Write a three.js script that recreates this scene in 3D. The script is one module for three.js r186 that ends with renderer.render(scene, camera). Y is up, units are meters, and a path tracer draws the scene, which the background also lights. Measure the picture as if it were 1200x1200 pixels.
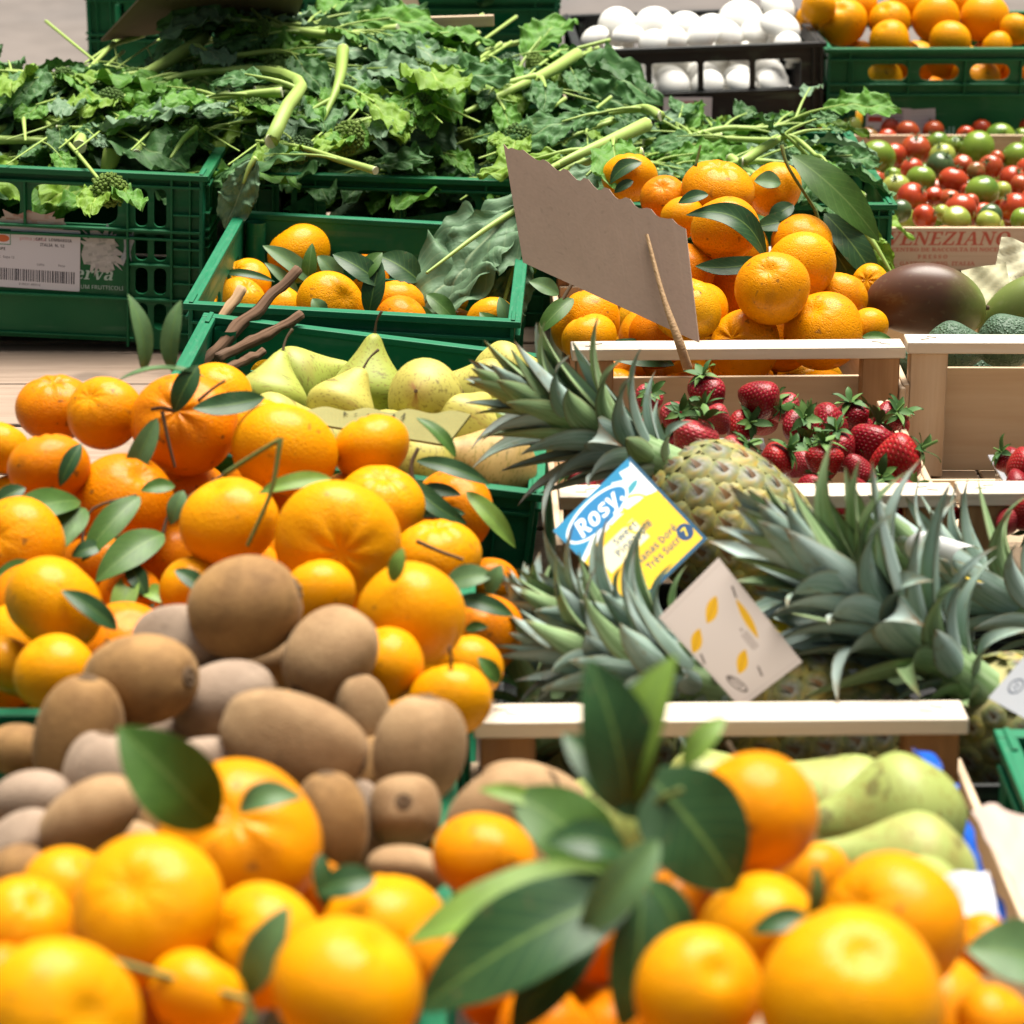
import * as THREE from 'three';
import { mergeGeometries } from 'three/addons/utils/BufferGeometryUtils.js';
import { RoundedBoxGeometry } from 'three/addons/geometries/RoundedBoxGeometry.js';

// ---------------------------------------------------------------- camera, sky, sun, exposure
const scene = new THREE.Scene();
const FPX = 3225, PITCH = 18.7 * Math.PI / 180, EYE = 1.59;           // focal length in 1200ths of the picture, downward tilt, eye height
const camera = new THREE.PerspectiveCamera(2 * Math.atan(600 / FPX) * 180 / Math.PI, 1, 0.05, 400);
camera.position.set(0, EYE, 0);
camera.lookAt(0, EYE - Math.sin(PITCH), -Math.cos(PITCH));
camera.focus = 2.55;
camera.userData.fStop = 10.5;
camera.updateMatrixWorld();

const renderer = new THREE.WebGLRenderer({ antialias: true });
renderer.toneMapping = THREE.LinearToneMapping;
renderer.toneMappingExposure = 2.72;
renderer.shadowMap.enabled = true;

{ // bright overcast sky, brightest overhead
  const W = 128, H = 64, d = new Float32Array(W * H * 4);
  for (let j = 0; j < H; j++) for (let i = 0; i < W; i++) {
    const el = Math.sin(((j + 0.5) / H - 0.5) * Math.PI);              // row 0 is the bottom
    const s = el > 0 ? 0.12 * (0.30 + 1.2 * el) : 0.028;
    d.set([s * 0.92, s, s * 1.10, 1], (j * W + i) * 4);
  }
  const t = new THREE.DataTexture(d, W, H, THREE.RGBAFormat, THREE.FloatType);
  t.mapping = THREE.EquirectangularReflectionMapping; t.magFilter = THREE.LinearFilter; t.minFilter = THREE.LinearFilter; t.needsUpdate = true;
  scene.background = t; scene.environment = t;
}
const sun = new THREE.DirectionalLight(0xfff9ee, 4.7);                  // veiled sun, nearly overhead, a little beyond the stall
sun.position.set(1.0, 8, -4.2); sun.target.position.set(0, 0.9, -2.3);
sun.castShadow = true; sun.shadow.radius = 84; sun.shadow.mapSize.set(2048, 2048);
Object.assign(sun.shadow.camera, { left: -4, right: 4, top: 4, bottom: -4, near: 0.5, far: 20 });
scene.add(sun, sun.target);

// ---------------------------------------------------------------- helpers
function rng(seed) { let a = seed >>> 0; return () => { a = (a + 0x6D2B79F5) | 0; let t = Math.imul(a ^ (a >>> 15), 1 | a); t = (t + Math.imul(t ^ (t >>> 7), 61 | t)) ^ t; return ((t ^ (t >>> 14)) >>> 0) / 4294967296; }; }
const V = (x, y, z) => new THREE.Vector3(x, y, z);
const SN = Math.sin(PITCH), CS = Math.cos(PITCH), CAM = V(0, EYE, 0), UP = V(0, 1, 0);
const ray = (u, v) => { const x = (u - 600) / FPX, y = -(v - 600) / FPX; return V(x, y * CS - SN, -CS - y * SN); };
const spot = (u, v, h) => { const r = ray(u, v); return r.multiplyScalar(-h / r.y).add(CAM); };       // where a sight line meets the level h below the eye
const deep = (u, v, z) => ray(u, v).multiplyScalar(z).add(CAM);                                        // a point at depth z
const depthOf = (p) => { const q = p.clone().sub(CAM); return -q.y * SN - q.z * CS; };
const TABLE = 0.80;                                                     // table top
const hash = (x, y, s) => { let n = Math.imul(x | 0, 374761393) ^ Math.imul(y | 0, 668265263) ^ Math.imul(s | 0, 2147483647); n = Math.imul(n ^ (n >>> 13), 1274126177); return ((n ^ (n >>> 16)) >>> 0) / 4294967296; };
function vnoise(x, y, s, px = 0, py = 0) {                              // value noise, tileable when px, py are given
  const xi = Math.floor(x), yi = Math.floor(y), fx = x - xi, fy = y - yi, w = (t) => t * t * (3 - 2 * t);
  const m = (a, p) => p ? ((a % p) + p) % p : a;
  const a = hash(m(xi, px), m(yi, py), s), b = hash(m(xi + 1, px), m(yi, py), s), c = hash(m(xi, px), m(yi + 1, py), s), e = hash(m(xi + 1, px), m(yi + 1, py), s);
  return (a + (b - a) * w(fx)) * (1 - w(fy)) + (c + (e - c) * w(fx)) * w(fy);
}
const fbm = (u, v, fx, fy, s, oct = 4) => { let r = 0, a = 0.5, n = 0; for (let o = 0; o < oct; o++) { r += a * vnoise(u * fx, v * fy, s + o * 17, fx, fy); n += a; a *= 0.55; fx *= 2; fy *= 2; } return r / n; };
const clamp = (x, a = 0, b = 1) => Math.min(b, Math.max(a, x));
const sstep = (a, b, x) => { const t = clamp((x - a) / (b - a)); return t * t * (3 - 2 * t); };
const mix = (a, b, t) => a.map((x, i) => x + (b[i] - x) * t);
const s8 = (c) => Math.round(255 * (c <= 0.0031308 ? 12.92 * c : 1.055 * Math.pow(clamp(c), 1 / 2.4) - 0.055));
function tex(w, h, fn, srgb = true, wrap = true) {                      // fn(u, v) gives linear colour [r, g, b] or one number
  const d = new Uint8Array(w * h * 4);
  for (let j = 0; j < h; j++) for (let i = 0; i < w; i++) {
    const c = fn((i + 0.5) / w, (j + 0.5) / h), k = (j * w + i) * 4;
    if (typeof c === 'number') d[k] = d[k + 1] = d[k + 2] = Math.round(255 * clamp(c));
    else { d[k] = s8(c[0]); d[k + 1] = s8(c[1]); d[k + 2] = s8(c[2]); }
    d[k + 3] = 255;
  }
  const t = new THREE.DataTexture(d, w, h); t.magFilter = THREE.LinearFilter; t.minFilter = THREE.LinearMipmapLinearFilter; t.generateMipmaps = true;
  if (wrap) t.wrapS = t.wrapT = THREE.RepeatWrapping;
  if (srgb) t.colorSpace = THREE.SRGBColorSpace;
  t.needsUpdate = true; return t;
}
function canvasTex(w, h, draw) {
  const c = document.createElement('canvas'); c.width = w; c.height = h; draw(c.getContext('2d'), w, h);
  const t = new THREE.CanvasTexture(c); t.colorSpace = THREE.SRGBColorSpace; return t;
}
const used = new Map();
function numbered(name) { const n = used.get(name) || 0; used.set(name, n + 1); return n ? `${name}_${String(n).padStart(3, '0')}` : name; }
function tag(o, label, category, group) { o.userData.label = label; o.userData.category = category; if (group) o.userData.group = group; return o; }
function thing(name, label, category, group, pos) { const o = new THREE.Group(); o.name = numbered(name); scene.add(o); if (pos) o.position.copy(pos); return tag(o, label, category, group); }
function part(name, geo, mat, parent) { const m = new THREE.Mesh(geo, mat); m.name = name; m.castShadow = m.receiveShadow = true; parent.add(m); return m; }
function structure(name, geo, mat) { const m = part(name, geo, mat, scene); m.userData.kind = 'structure'; return m; }
const KEY = 0.74;                                                       // all base colours against this exposure
const M = (color, roughness, more = {}) => new THREE.MeshPhysicalMaterial({ color: new THREE.Color().setRGB(...color.map((c) => c * KEY)), roughness, specularIntensity: 0.5, ...more });
const box = (x0, x1, y0, y1, z0, z1) => { const g = new THREE.BoxGeometry(x1 - x0, y1 - y0, z1 - z0); g.translate((x0 + x1) / 2, (y0 + y1) / 2, (z0 + z1) / 2); return g; };
function rbox(x0, x1, y0, y1, z0, z1, r = 0.0015, seg = 1) { const g = new RoundedBoxGeometry(x1 - x0, y1 - y0, z1 - z0, seg, r); g.translate((x0 + x1) / 2, (y0 + y1) / 2, (z0 + z1) / 2); return g; }
const joined = (list) => mergeGeometries(list.map((g) => { const q = g.index ? g.toNonIndexed() : g; for (const k of Object.keys(q.attributes)) if (!['position', 'normal', 'uv'].includes(k)) q.deleteAttribute(k); return q; }));
// a box whose grain texture runs along its longest side, uv in metres
function plankGeo(x0, x1, y0, y1, z0, z1, off = 0, r = 0.0012) {
  const g = rbox(x0, x1, y0, y1, z0, z1, r), p = g.attributes.position, n = g.attributes.normal, uv = g.attributes.uv;
  const L = [x1 - x0, y1 - y0, z1 - z0], a = L.indexOf(Math.max(...L));
  for (let i = 0; i < p.count; i++) {
    const q = [p.getX(i), p.getY(i), p.getZ(i)], m = [Math.abs(n.getX(i)), Math.abs(n.getY(i)), Math.abs(n.getZ(i))];
    const f = m.indexOf(Math.max(...m)); const others = [0, 1, 2].filter((k) => k !== f);
    const along = others.includes(a) ? a : others[0], across = others.find((k) => k !== along);
    uv.setXY(i, (q[along] + off) / 0.5, (q[across] + off * 0.37 + f * 0.11) / 0.25);
  }
  return g;
}
// parametric sheet: fn(u, v) -> Vector3, u across, v along
function sheet(nu, nv, fn, uvf) {
  const P = [], UVs = [], I = [];
  for (let j = 0; j <= nv; j++) for (let i = 0; i <= nu; i++) { const u = i / nu, v = j / nv, p = fn(u, v); P.push(p.x, p.y, p.z); const q = uvf ? uvf(u, v) : [u, v]; UVs.push(q[0], q[1]); }
  for (let j = 0; j < nv; j++) for (let i = 0; i < nu; i++) { const a = j * (nu + 1) + i, b = a + 1, c = a + nu + 1, d = c + 1; I.push(a, b, d, a, d, c); }
  const g = new THREE.BufferGeometry(); g.setAttribute('position', new THREE.Float32BufferAttribute(P, 3)); g.setAttribute('uv', new THREE.Float32BufferAttribute(UVs, 2)); g.setIndex(I); g.computeVertexNormals(); return g;
}
// closed round body: fn(lon 0..2pi, lat 0..pi) -> Vector3, normals welded across the seam
function roundBody(nu, nv, fn) {
  const g = sheet(nu, nv, (u, v) => fn(u * Math.PI * 2, v * Math.PI), (u, v) => [u, 1 - v]);
  const n = g.attributes.normal, w = nu + 1;
  for (let j = 0; j <= nv; j++) { const a = j * w, b = a + nu; const q = V(n.getX(a) + n.getX(b), n.getY(a) + n.getY(b), n.getZ(a) + n.getZ(b)).normalize(); n.setXYZ(a, q.x, q.y, q.z); n.setXYZ(b, q.x, q.y, q.z); }
  for (const [j, s] of [[0, 1], [nv, -1]]) { const q = V(0, 0, 0); const j2 = j ? nv - 1 : 1; for (let i = 0; i < nu; i++) q.add(V(n.getX(j2 * w + i), n.getY(j2 * w + i), n.getZ(j2 * w + i))); q.normalize(); for (let i = 0; i <= nu; i++) n.setXYZ(j * w + i, q.x, q.y, q.z); }
  const p = g.attributes.position, a = V().fromBufferAttribute(p, 2 * w), nn = V().fromBufferAttribute(n, (nv >> 1) * w), pp = V().fromBufferAttribute(p, (nv >> 1) * w);
  if (nn.dot(pp) < 0) { for (let i = 0; i < n.count; i++) n.setXYZ(i, -n.getX(i), -n.getY(i), -n.getZ(i)); const ix = g.index.array; for (let i = 0; i < ix.length; i += 3) { const t = ix[i]; ix[i] = ix[i + 1]; ix[i + 1] = t; } }
  return g;
}
// tapered tube through points, closed ends
function limb(pts, radii, seg = 8, n = 0) {
  const cv = new THREE.CatmullRomCurve3(pts), N = n || Math.max(4, pts.length * 3), fr = cv.computeFrenetFrames(N), P = [], I = [], UVs = [];
  const rad = (t) => { const x = t * (radii.length - 1), i = Math.min(radii.length - 2, Math.floor(x)); return radii.length === 1 ? radii[0] : radii[i] + (radii[i + 1] - radii[i]) * (x - i); };
  for (let j = 0; j <= N; j++) { const c = cv.getPoint(j / N), r = rad(j / N); for (let i = 0; i <= seg; i++) { const a = i / seg * 2 * Math.PI, q = c.clone().addScaledVector(fr.normals[j], Math.cos(a) * r).addScaledVector(fr.binormals[j], Math.sin(a) * r); P.push(q.x, q.y, q.z); UVs.push(i / seg, j / N); } }
  for (let j = 0; j < N; j++) for (let i = 0; i < seg; i++) { const a = j * (seg + 1) + i, b = a + 1, c = a + seg + 1, d = c + 1; I.push(a, b, d, a, d, c); }
  for (const [j, f] of [[0, 1], [N, 0]]) { const k = P.length / 3, c = cv.getPoint(j / N); P.push(c.x, c.y, c.z); UVs.push(0.5, j / N); for (let i = 0; i < seg; i++) { const a = j * (seg + 1) + i; f ? I.push(k, a + 1, a) : I.push(k, a, a + 1); } }
  const g = new THREE.BufferGeometry(); g.setAttribute('position', new THREE.Float32BufferAttribute(P, 3)); g.setAttribute('uv', new THREE.Float32BufferAttribute(UVs, 2)); g.setIndex(I); g.computeVertexNormals(); return g;
}
function aim(o, dir, roll = 0, from = UP) { o.quaternion.setFromUnitVectors(from, dir.clone().normalize()); if (roll) o.rotateOnAxis(from, roll); return o; }
const tint = (g, fn) => { const p = g.attributes.position, c = new Float32Array(p.count * 3); for (let i = 0; i < p.count; i++) c.set(fn(p.getX(i), p.getY(i), p.getZ(i), i), i * 3); g.setAttribute('color', new THREE.BufferAttribute(c, 3)); return g; };
// ---------------------------------------------------------------- textures and materials
const woodTex = (seed, c0, c1, stain, ring = 1) => tex(512, 256, (u, v) => {
  const warp = fbm(u, v, 2, 4, seed) * 0.5, g = fbm(u, v + warp * 0.12, 4, 48, seed + 3, 3), f = fbm(u, v, 12, 128, seed + 9, 2);
  const band = 0.5 + 0.5 * Math.sin((v * 9 + warp * 5 * ring) * 6.283);
  const st = sstep(0.62, 0.8, fbm(u, v, 5, 5, seed + 31)) * stain;
  return mix(mix(c0, c1, clamp(0.45 * g + 0.3 * f + 0.25 * band)), [0.12, 0.09, 0.07], st);
});
const woodBump = tex(512, 256, (u, v) => fbm(u, v, 8, 96, 77, 3), false);
const pineA = M([1, 1, 1], 0.62, { map: woodTex(11, [0.86, 0.77, 0.64], [0.74, 0.60, 0.44], 0.05), bumpMap: woodBump, bumpScale: 0.0004 });
const pineB = M([1, 1, 1], 0.62, { map: woodTex(23, [0.78, 0.62, 0.44], [0.55, 0.36, 0.21], 0.10), bumpMap: woodBump, bumpScale: 0.0004 });
const postWood = M([1, 1, 1], 0.6, { map: woodTex(31, [0.50, 0.29, 0.14], [0.30, 0.15, 0.06], 0.35, 2), bumpMap: woodBump, bumpScale: 0.0005 });
const darkPost = M([1, 1, 1], 0.55, { map: woodTex(37, [0.32, 0.16, 0.055], [0.19, 0.085, 0.028], 0.3, 2), bumpMap: woodBump, bumpScale: 0.0005 });
const plyWood = M([1, 1, 1], 0.6, { map: woodTex(41, [0.72, 0.56, 0.38], [0.60, 0.43, 0.27], 0.04, 0.5), bumpMap: woodBump, bumpScale: 0.0002 });
const tableWood = [51, 57].map((s) => M([1, 1, 1], 0.75, { map: woodTex(s, [0.42, 0.31, 0.235], [0.27, 0.19, 0.135], 0.55), bumpMap: woodBump, bumpScale: 0.0008 }));
const scuff = tex(512, 512, (u, v) => 0.32 + 0.3 * fbm(u, v, 8, 8, 5) + 0.22 * sstep(0.55, 0.8, fbm(u, v, 3, 40, 6)), false);
const plasticMap = (seed, c) => tex(512, 512, (u, v) => { const n = fbm(u, v, 6, 6, seed), k = sstep(0.62, 0.85, fbm(u, v, 5, 60, seed + 4, 3)) * 0.22 + sstep(0.6, 0.8, fbm(u, v, 16, 16, seed + 8)) * 0.12; return mix(c.map((x) => x * (0.82 + 0.36 * n)), [0.16, 0.26, 0.18], k); });
const greenPlastic = [M([1, 1, 1], 1, { map: plasticMap(61, [0.004, 0.135, 0.045]), roughnessMap: scuff }), M([1, 1, 1], 1, { map: plasticMap(67, [0.006, 0.165, 0.072]), roughnessMap: scuff })];
const blackPlastic = M([1, 1, 1], 1, { map: plasticMap(71, [0.012, 0.012, 0.013]), roughnessMap: scuff });
const cardMap = (seed, c) => tex(256, 256, (u, v) => { const n = fbm(u, v, 64, 64, seed, 2), b = fbm(u, v, 4, 3, seed + 3), sp = sstep(0.78, 0.86, fbm(u, v, 30, 30, seed + 6, 2)); return mix(c.map((x) => x * (0.86 + 0.12 * n + 0.16 * b)), [0.09, 0.06, 0.045], sp * 0.12); });
const cardboard = M([1, 1, 1], 0.9, { map: cardMap(81, [0.36, 0.25, 0.19]) });
const cardDark = M([1, 1, 1], 0.9, { map: cardMap(83, [0.14, 0.105, 0.06]) });
const paperWhite = M([0.8, 0.79, 0.76], 0.8);
const citrusStem = M([0.16, 0.20, 0.05], 0.7), twigBrown = M([0.10, 0.065, 0.035], 0.85);
const barkStick = M([1, 1, 1], 0.85, { map: woodTex(91, [0.20, 0.11, 0.06], [0.07, 0.035, 0.02], 0.3), bumpMap: woodBump, bumpScale: 0.0012 });
const stickWood = M([1, 1, 1], 0.75, { map: woodTex(93, [0.50, 0.33, 0.18], [0.36, 0.21, 0.10], 0.2), bumpMap: woodBump, bumpScale: 0.0006 });

// ---------------------------------------------------------------- the setting
{
  const paving = M([1, 1, 1], 0.9, { map: (() => { const t = tex(512, 512, (u, v) => { const n = fbm(u, v, 4, 4, 101), f = fbm(u, v, 40, 40, 103, 3), p = sstep(0.5, 0.75, fbm(u, v, 3, 3, 107)); return mix(mix([0.185, 0.155, 0.135], [0.145, 0.125, 0.115], n).map((x) => x * (0.75 + 0.5 * f)), [0.105, 0.10, 0.10], p * 0.6); }); t.repeat.set(60, 60); return t; })() });
  const g = new THREE.PlaneGeometry(240, 240); g.rotateX(-Math.PI / 2); structure('ground', g, paving).position.set(0, 0, -60);
  const asphalt = M([1, 1, 1], 0.9, { map: (() => { const t = tex(256, 256, (u, v) => { const f = fbm(u, v, 60, 60, 111, 2), n = fbm(u, v, 5, 5, 113); const c = 0.05 + 0.035 * f + 0.02 * n; return [c * 1.02, c, c]; }); t.repeat.set(40, 8); return t; })() });
  const r = new THREE.PlaneGeometry(120, 9); r.rotateX(-Math.PI / 2); const road = structure('road', r, asphalt); road.position.set(0, 0.004, -16.3); road.rotation.y = 0.03;
  const t = thing('market_table', 'long plank market table under all the fruit crates', 'table', null, V(0, 0, 0));
  const R = rng(5);
  for (let i = 0, z = -0.62; z > -4.5; i++) { const w = 0.135 + 0.03 * R(); part('plank', plankGeo(-1.35, 1.25, TABLE - 0.028 - 0.003 * R(), TABLE - 0.0005 - 0.0015 * R(), z - w, z - 0.004, R() * 3, 0.002), tableWood[i % 2], t); z -= w + 0.003; }
  for (const x of [-1.1, 0, 1.0]) for (const z of [-0.8, -2.5, -4.3]) part('leg', rbox(x - 0.03, x + 0.03, 0, TABLE - 0.045, z - 0.03, z + 0.03, 0.003), tableWood[0], t);
  for (const x of [-1.1, 0, 1.0]) part('bearer', rbox(x - 0.03, x + 0.03, TABLE - 0.10, TABLE - 0.032, -4.45, -0.65, 0.003), tableWood[1], t);
}

// ---------------------------------------------------------------- crates
const rr = (s, x, y, w, h, r) => { r = Math.min(r, w / 2 - 1e-4, h / 2 - 1e-4); s.moveTo(x + r, y); s.lineTo(x + w - r, y); s.absarc(x + w - r, y + r, r, -Math.PI / 2, 0); s.lineTo(x + w, y + h - r); s.absarc(x + w - r, y + h - r, r, 0, Math.PI / 2); s.lineTo(x + r, y + h); s.absarc(x + r, y + h - r, r, Math.PI / 2, Math.PI); s.lineTo(x, y + r); s.absarc(x + r, y + r, r, Math.PI, 1.5 * Math.PI); return s; };
function wallGeo(w, h, t, holes, notch) {
  const s = new THREE.Shape(); s.moveTo(-w / 2, 0);
  if (notch) { s.lineTo(-w / 2 + 0.06, 0); s.lineTo(-w / 2 + 0.075, notch); s.lineTo(w / 2 - 0.075, notch); s.lineTo(w / 2 - 0.06, 0); }
  s.lineTo(w / 2, 0); s.lineTo(w / 2, h); s.lineTo(-w / 2, h); s.lineTo(-w / 2, 0);
  for (const [x, y, hw, hh, r] of holes) { const p = new THREE.Path(); rr(p, x, y, hw, hh, r); s.holes.push(p); }
  const g = new THREE.ExtrudeGeometry(s, { depth: t, bevelEnabled: false, curveSegments: 4 }); g.translate(0, 0, -t / 2);
  const uv = g.attributes.uv; for (let i = 0; i < uv.count; i++) uv.setXY(i, uv.getX(i) / 0.4 + 0.3, uv.getY(i) / 0.4);
  return g;
}
const slotRow = (w, y, hh, n, frac) => Array.from({ length: n }, (_, i) => { const p = w / n; return [-w / 2 + p * (i + 0.5) - p * frac / 2, y, p * frac, hh, hh / 2]; });
// plastic crate: base centre at the group's origin, front towards +z
function plasticCrate(name, label, { w, d, h, style = 'slot', mat = greenPlastic[0], group }) {
  const o = thing(name, label, 'crate', group), t = 0.0032;
  const holes = (W, front) => {
    const a = W - 0.07;
    if (style === 'deep') {
      const H = [];
      for (const s of [-1, 1]) for (const x of [0.046, 0.066]) { const cx = s * (W / 2 - x); H.push([cx - 0.0068, h - 0.055, 0.0136, 0.041, 0.006]); for (const y of [0.022, 0.061, 0.098]) H.push([cx - 0.0068, y, 0.0136, 0.029, 0.006]); }
      const n = W > 0.5 ? 4 : 2, span = W - 0.17, p = span / n; for (let i = 0; i < n; i++) H.push([-span / 2 + p * i + 0.006, h - 0.055, p - 0.012, 0.041, 0.014]);
      return H;
    }
    if (style === 'back') return [...slotRow(a - 0.03, h - 0.042, 0.023, W > 0.5 ? 6 : 4, 0.78), [-a / 2 + 0.008, 0.02, 0.01, h - 0.085, 0.002], [a / 2 - 0.018, 0.02, 0.01, h - 0.085, 0.002]];
    if (style === 'black') { const n = W > 0.33 ? 4 : 3, p = (W - 0.05) / n, H = []; for (let i = 0; i < n; i++) H.push([-W / 2 + 0.025 + p * i + 0.004, h - 0.058, p - 0.008, 0.040, 0.004]); for (const s of [-1, 1]) H.push([s * W * 0.33 - 0.012, 0.045, 0.024, 0.03, 0.008]); return H; }
    return [...slotRow(a, h - 0.060, 0.031, Math.round(a / 0.068), 0.84), ...slotRow(a, 0.022, 0.024, Math.round(a / 0.068), 0.7)];
  };
  const notch = style === 'deep' ? 0.012 : 0;
  const ribs = [];
  const add = (nm, W, x, z, ry) => {
    const g = wallGeo(W, h, t, holes(W, nm === 'front_wall'), notch); const m = part(nm, g, mat, o); m.position.set(x, 0, z); m.rotation.y = ry;
    const rb = [], o1 = t / 2, o2 = t / 2 + 0.0075;                   // ribs stand proud of the outside
    const hb = (y, k = 0.0028, x0 = -W / 2 + 0.002, x1 = W / 2 - 0.002, out = o2) => rb.push(rbox(x0, x1, y - k / 2, y + k / 2, o1 - 0.0005, out, 0.0006));
    const vb = (xx, y0, y1, k = 0.0026, out = o2 - 0.001) => rb.push(rbox(xx - k / 2, xx + k / 2, y0, y1, o1 - 0.0005, out, 0.0006));
    if (style === 'deep') {
      hb(h - 0.010); hb(h - 0.0585); hb(h - 0.067, 0.0026); hb(0.056, 0.0026); hb(0.0125, 0.002, -W / 2 + 0.08, W / 2 - 0.08, o2 - 0.003);
      for (const s of [-1, 1]) { vb(s * (W / 2 - 0.033), 0.003, h - 0.002); vb(s * (W / 2 - 0.080), 0.003, h - 0.002); vb(s * (W / 2 - 0.0135), 0.003, h - 0.002, 0.002); for (const y of [0.02, 0.04, 0.075, 0.094, 0.113, 0.15]) hb(y, 0.002, s > 0 ? W / 2 - 0.031 : -W / 2 + 0.002, s > 0 ? W / 2 - 0.002 : -W / 2 + 0.031); for (const y of [0.094]) hb(y, 0.002, s > 0 ? W / 2 - 0.078 : -W / 2 + 0.034, s > 0 ? W / 2 - 0.034 : -W / 2 + 0.078); }
      const n = W > 0.5 ? 4 : 2, span = W - 0.17; for (let i = 1; i < n; i++) vb(-span / 2 + span / n * i, h - 0.0575, h - 0.011);
    } else if (style === 'back') {
      hb(h - 0.012); hb(h - 0.047); hb(h - 0.062); const a = W - 0.07; for (let i = 0; i <= 4; i++) vb(-a / 2 + a / 4 * i, h - 0.061, h - 0.013);
      vb(-a / 2 - 0.004, 0.002, h - 0.002); vb(a / 2 + 0.004, 0.002, h - 0.002);
    } else if (style === 'black') { hb(h - 0.061, 0.004); hb(0.012, 0.004); for (const s of [-1, 1]) vb(s * (W / 2 - 0.012), 0.002, h - 0.002, 0.004); }
    else { hb(h - 0.014, 0.003); hb(0.010, 0.003); for (const s of [-1, 1]) vb(s * (W / 2 - 0.028), 0.002, h - 0.015); }
    const rm = part('rib_frame', joined(rb), mat, m); rm.userData.part = true;
  };
  add('front_wall', w - 0.012, 0, d / 2 - 0.0095, 0); add('back_wall', w - 0.012, 0, -d / 2 + 0.0095, Math.PI);
  add('side_wall', d - 0.028, w / 2 - 0.0095, 0, Math.PI / 2); add('side_wall', d - 0.028, -w / 2 + 0.0095, 0, -Math.PI / 2);
  const k = style === 'black' ? 0.005 : 0.0045;
  part('rim', joined([rbox(-w / 2, w / 2, h - k / 2, h + k / 2 + 0.002, d / 2 - 0.0125, d / 2, 0.001), rbox(-w / 2, w / 2, h - k / 2, h + k / 2 + 0.002, -d / 2, -d / 2 + 0.0125, 0.001), rbox(-w / 2, -w / 2 + 0.0125, h - k / 2, h + k / 2 + 0.0017, -d / 2 + 0.0128, d / 2 - 0.0128, 0.001), rbox(w / 2 - 0.0125, w / 2, h - k / 2, h + k / 2 + 0.0017, -d / 2 + 0.0128, d / 2 - 0.0128, 0.001)]), mat, o);
  for (const sx of [-1, 1]) for (const sz of [-1, 1]) {               // rounded corner post with an upright fin
    const g = new THREE.CylinderGeometry(0.0105, 0.0105, h - 0.004, 12, 1, true); g.translate(sx * (w / 2 - 0.024), h / 2, sz * (d / 2 - 0.024));
    part('corner_post', joined([g, rbox(sx * (w / 2 - 0.0075) - 0.002, sx * (w / 2 - 0.0075) + 0.002, 0.004, h + 0.006, sz > 0 ? d / 2 - 0.034 : -d / 2 + 0.0015, sz > 0 ? d / 2 - 0.0015 : -d / 2 + 0.034, 0.0008)]), style === 'black' ? mat : greenPlastic[1], o);
  }
  const f = wallGeo(w - 0.024, d - 0.024, 0.004, [-0.3, -0.1, 0.1, 0.3].flatMap((q) => slotRow(w - 0.08, (d - 0.024) * (q + 0.5) - 0.006, 0.012, 8, 0.6)), 0); f.rotateX(-Math.PI / 2); f.translate(0, 0.008, d / 2 - 0.012); part('floor_panel', f, mat, o);
  return o;
}
function put(o, x, y, z, ry = 0, rz = 0, rx = 0) { o.position.set(x, y, z); o.rotation.set(rx, ry, rz, 'YXZ'); return o; }
const stapleSteel = M([0.30, 0.29, 0.28], 0.4, { metalness: 0.8 });
// wooden crate: posts in the corners, end rails on top of the posts, low end panels, thin sides
function woodCrate(label, { w, d, h, panel = 0.085, seed = 1, post = postWood, side = 0.71, lowBack = false }) {
  const o = thing('wooden_crate', label, 'crate'), R = rng(seed), pw = 0.034, pt = 0.022;
  for (const sz of [1, -1]) {
    const z0 = sz > 0 ? d / 2 - pt - 0.004 : -d / 2 + 0.004, low = sz < 0 && lowBack, ph = low ? panel - 0.012 : h - 0.011;
    for (const sx of [-1, 1]) part('post', plankGeo(sx > 0 ? w / 2 - pw - 0.004 : -w / 2 + 0.004, sx > 0 ? w / 2 - 0.004 : -w / 2 + pw + 0.004, 0.008, ph, z0, z0 + pt, R() * 9), post, o);
    if (!low) part('top_rail', plankGeo(-w / 2, w / 2, h - 0.0108, h, sz > 0 ? d / 2 - 0.030 : -d / 2, sz > 0 ? d / 2 : -d / 2 + 0.030, R() * 9), pineA, o);
    const zi = sz > 0 ? d / 2 - pt - 0.0095 : -d / 2 + pt + 0.0045;
    part('end_panel', plankGeo(-w / 2 + 0.006, w / 2 - 0.006, 0.007, low ? panel - 0.012 : panel, zi, zi + 0.005, R() * 9), plyWood, o);
  }
  for (const sz of lowBack ? [1] : [1, -1]) for (const sx of [-1, 1]) for (const q of [0.010, 0.024]) { const s = part('staple', rbox(-0.0045, 0.0045, 0, 0.0007, -0.0005, 0.0005, 0.0002), stapleSteel, o); s.position.set(sx * (w / 2 - 0.012 - q * 0.5), h + 0.0001, sz * (d / 2 - 0.006 - q * 0.5)); s.rotation.y = R() * 1.2 - 0.6; }
  { const s = part('staple', rbox(-0.005, 0.005, -0.0005, 0.0005, 0, 0.0008, 0.0002), stapleSteel, o); s.position.set(w * 0.21, 0.022, d / 2 - pt - 0.0044); s.rotation.z = 1.5; }
  for (const sx of [-1, 1]) { const x0 = sx > 0 ? w / 2 - 0.0037 : -w / 2 - 0.0023; part('side_panel', plankGeo(x0, x0 + 0.006, 0.006, h * side, -d / 2 + 0.001, d / 2 - 0.001, R() * 9), pineB, o); }
  for (let i = 0; i < 4; i++) { const a = w / 4; part('floor_slat', plankGeo(-w / 2 + a * i + 0.002, -w / 2 + a * (i + 1) - 0.002, 0.001, 0.0055, -d / 2, d / 2, R() * 9), plyWood, o); }
  return o;
}
const RAIL = EYE - 0.657 - TABLE;                                        // crate height, 13 cm
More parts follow.
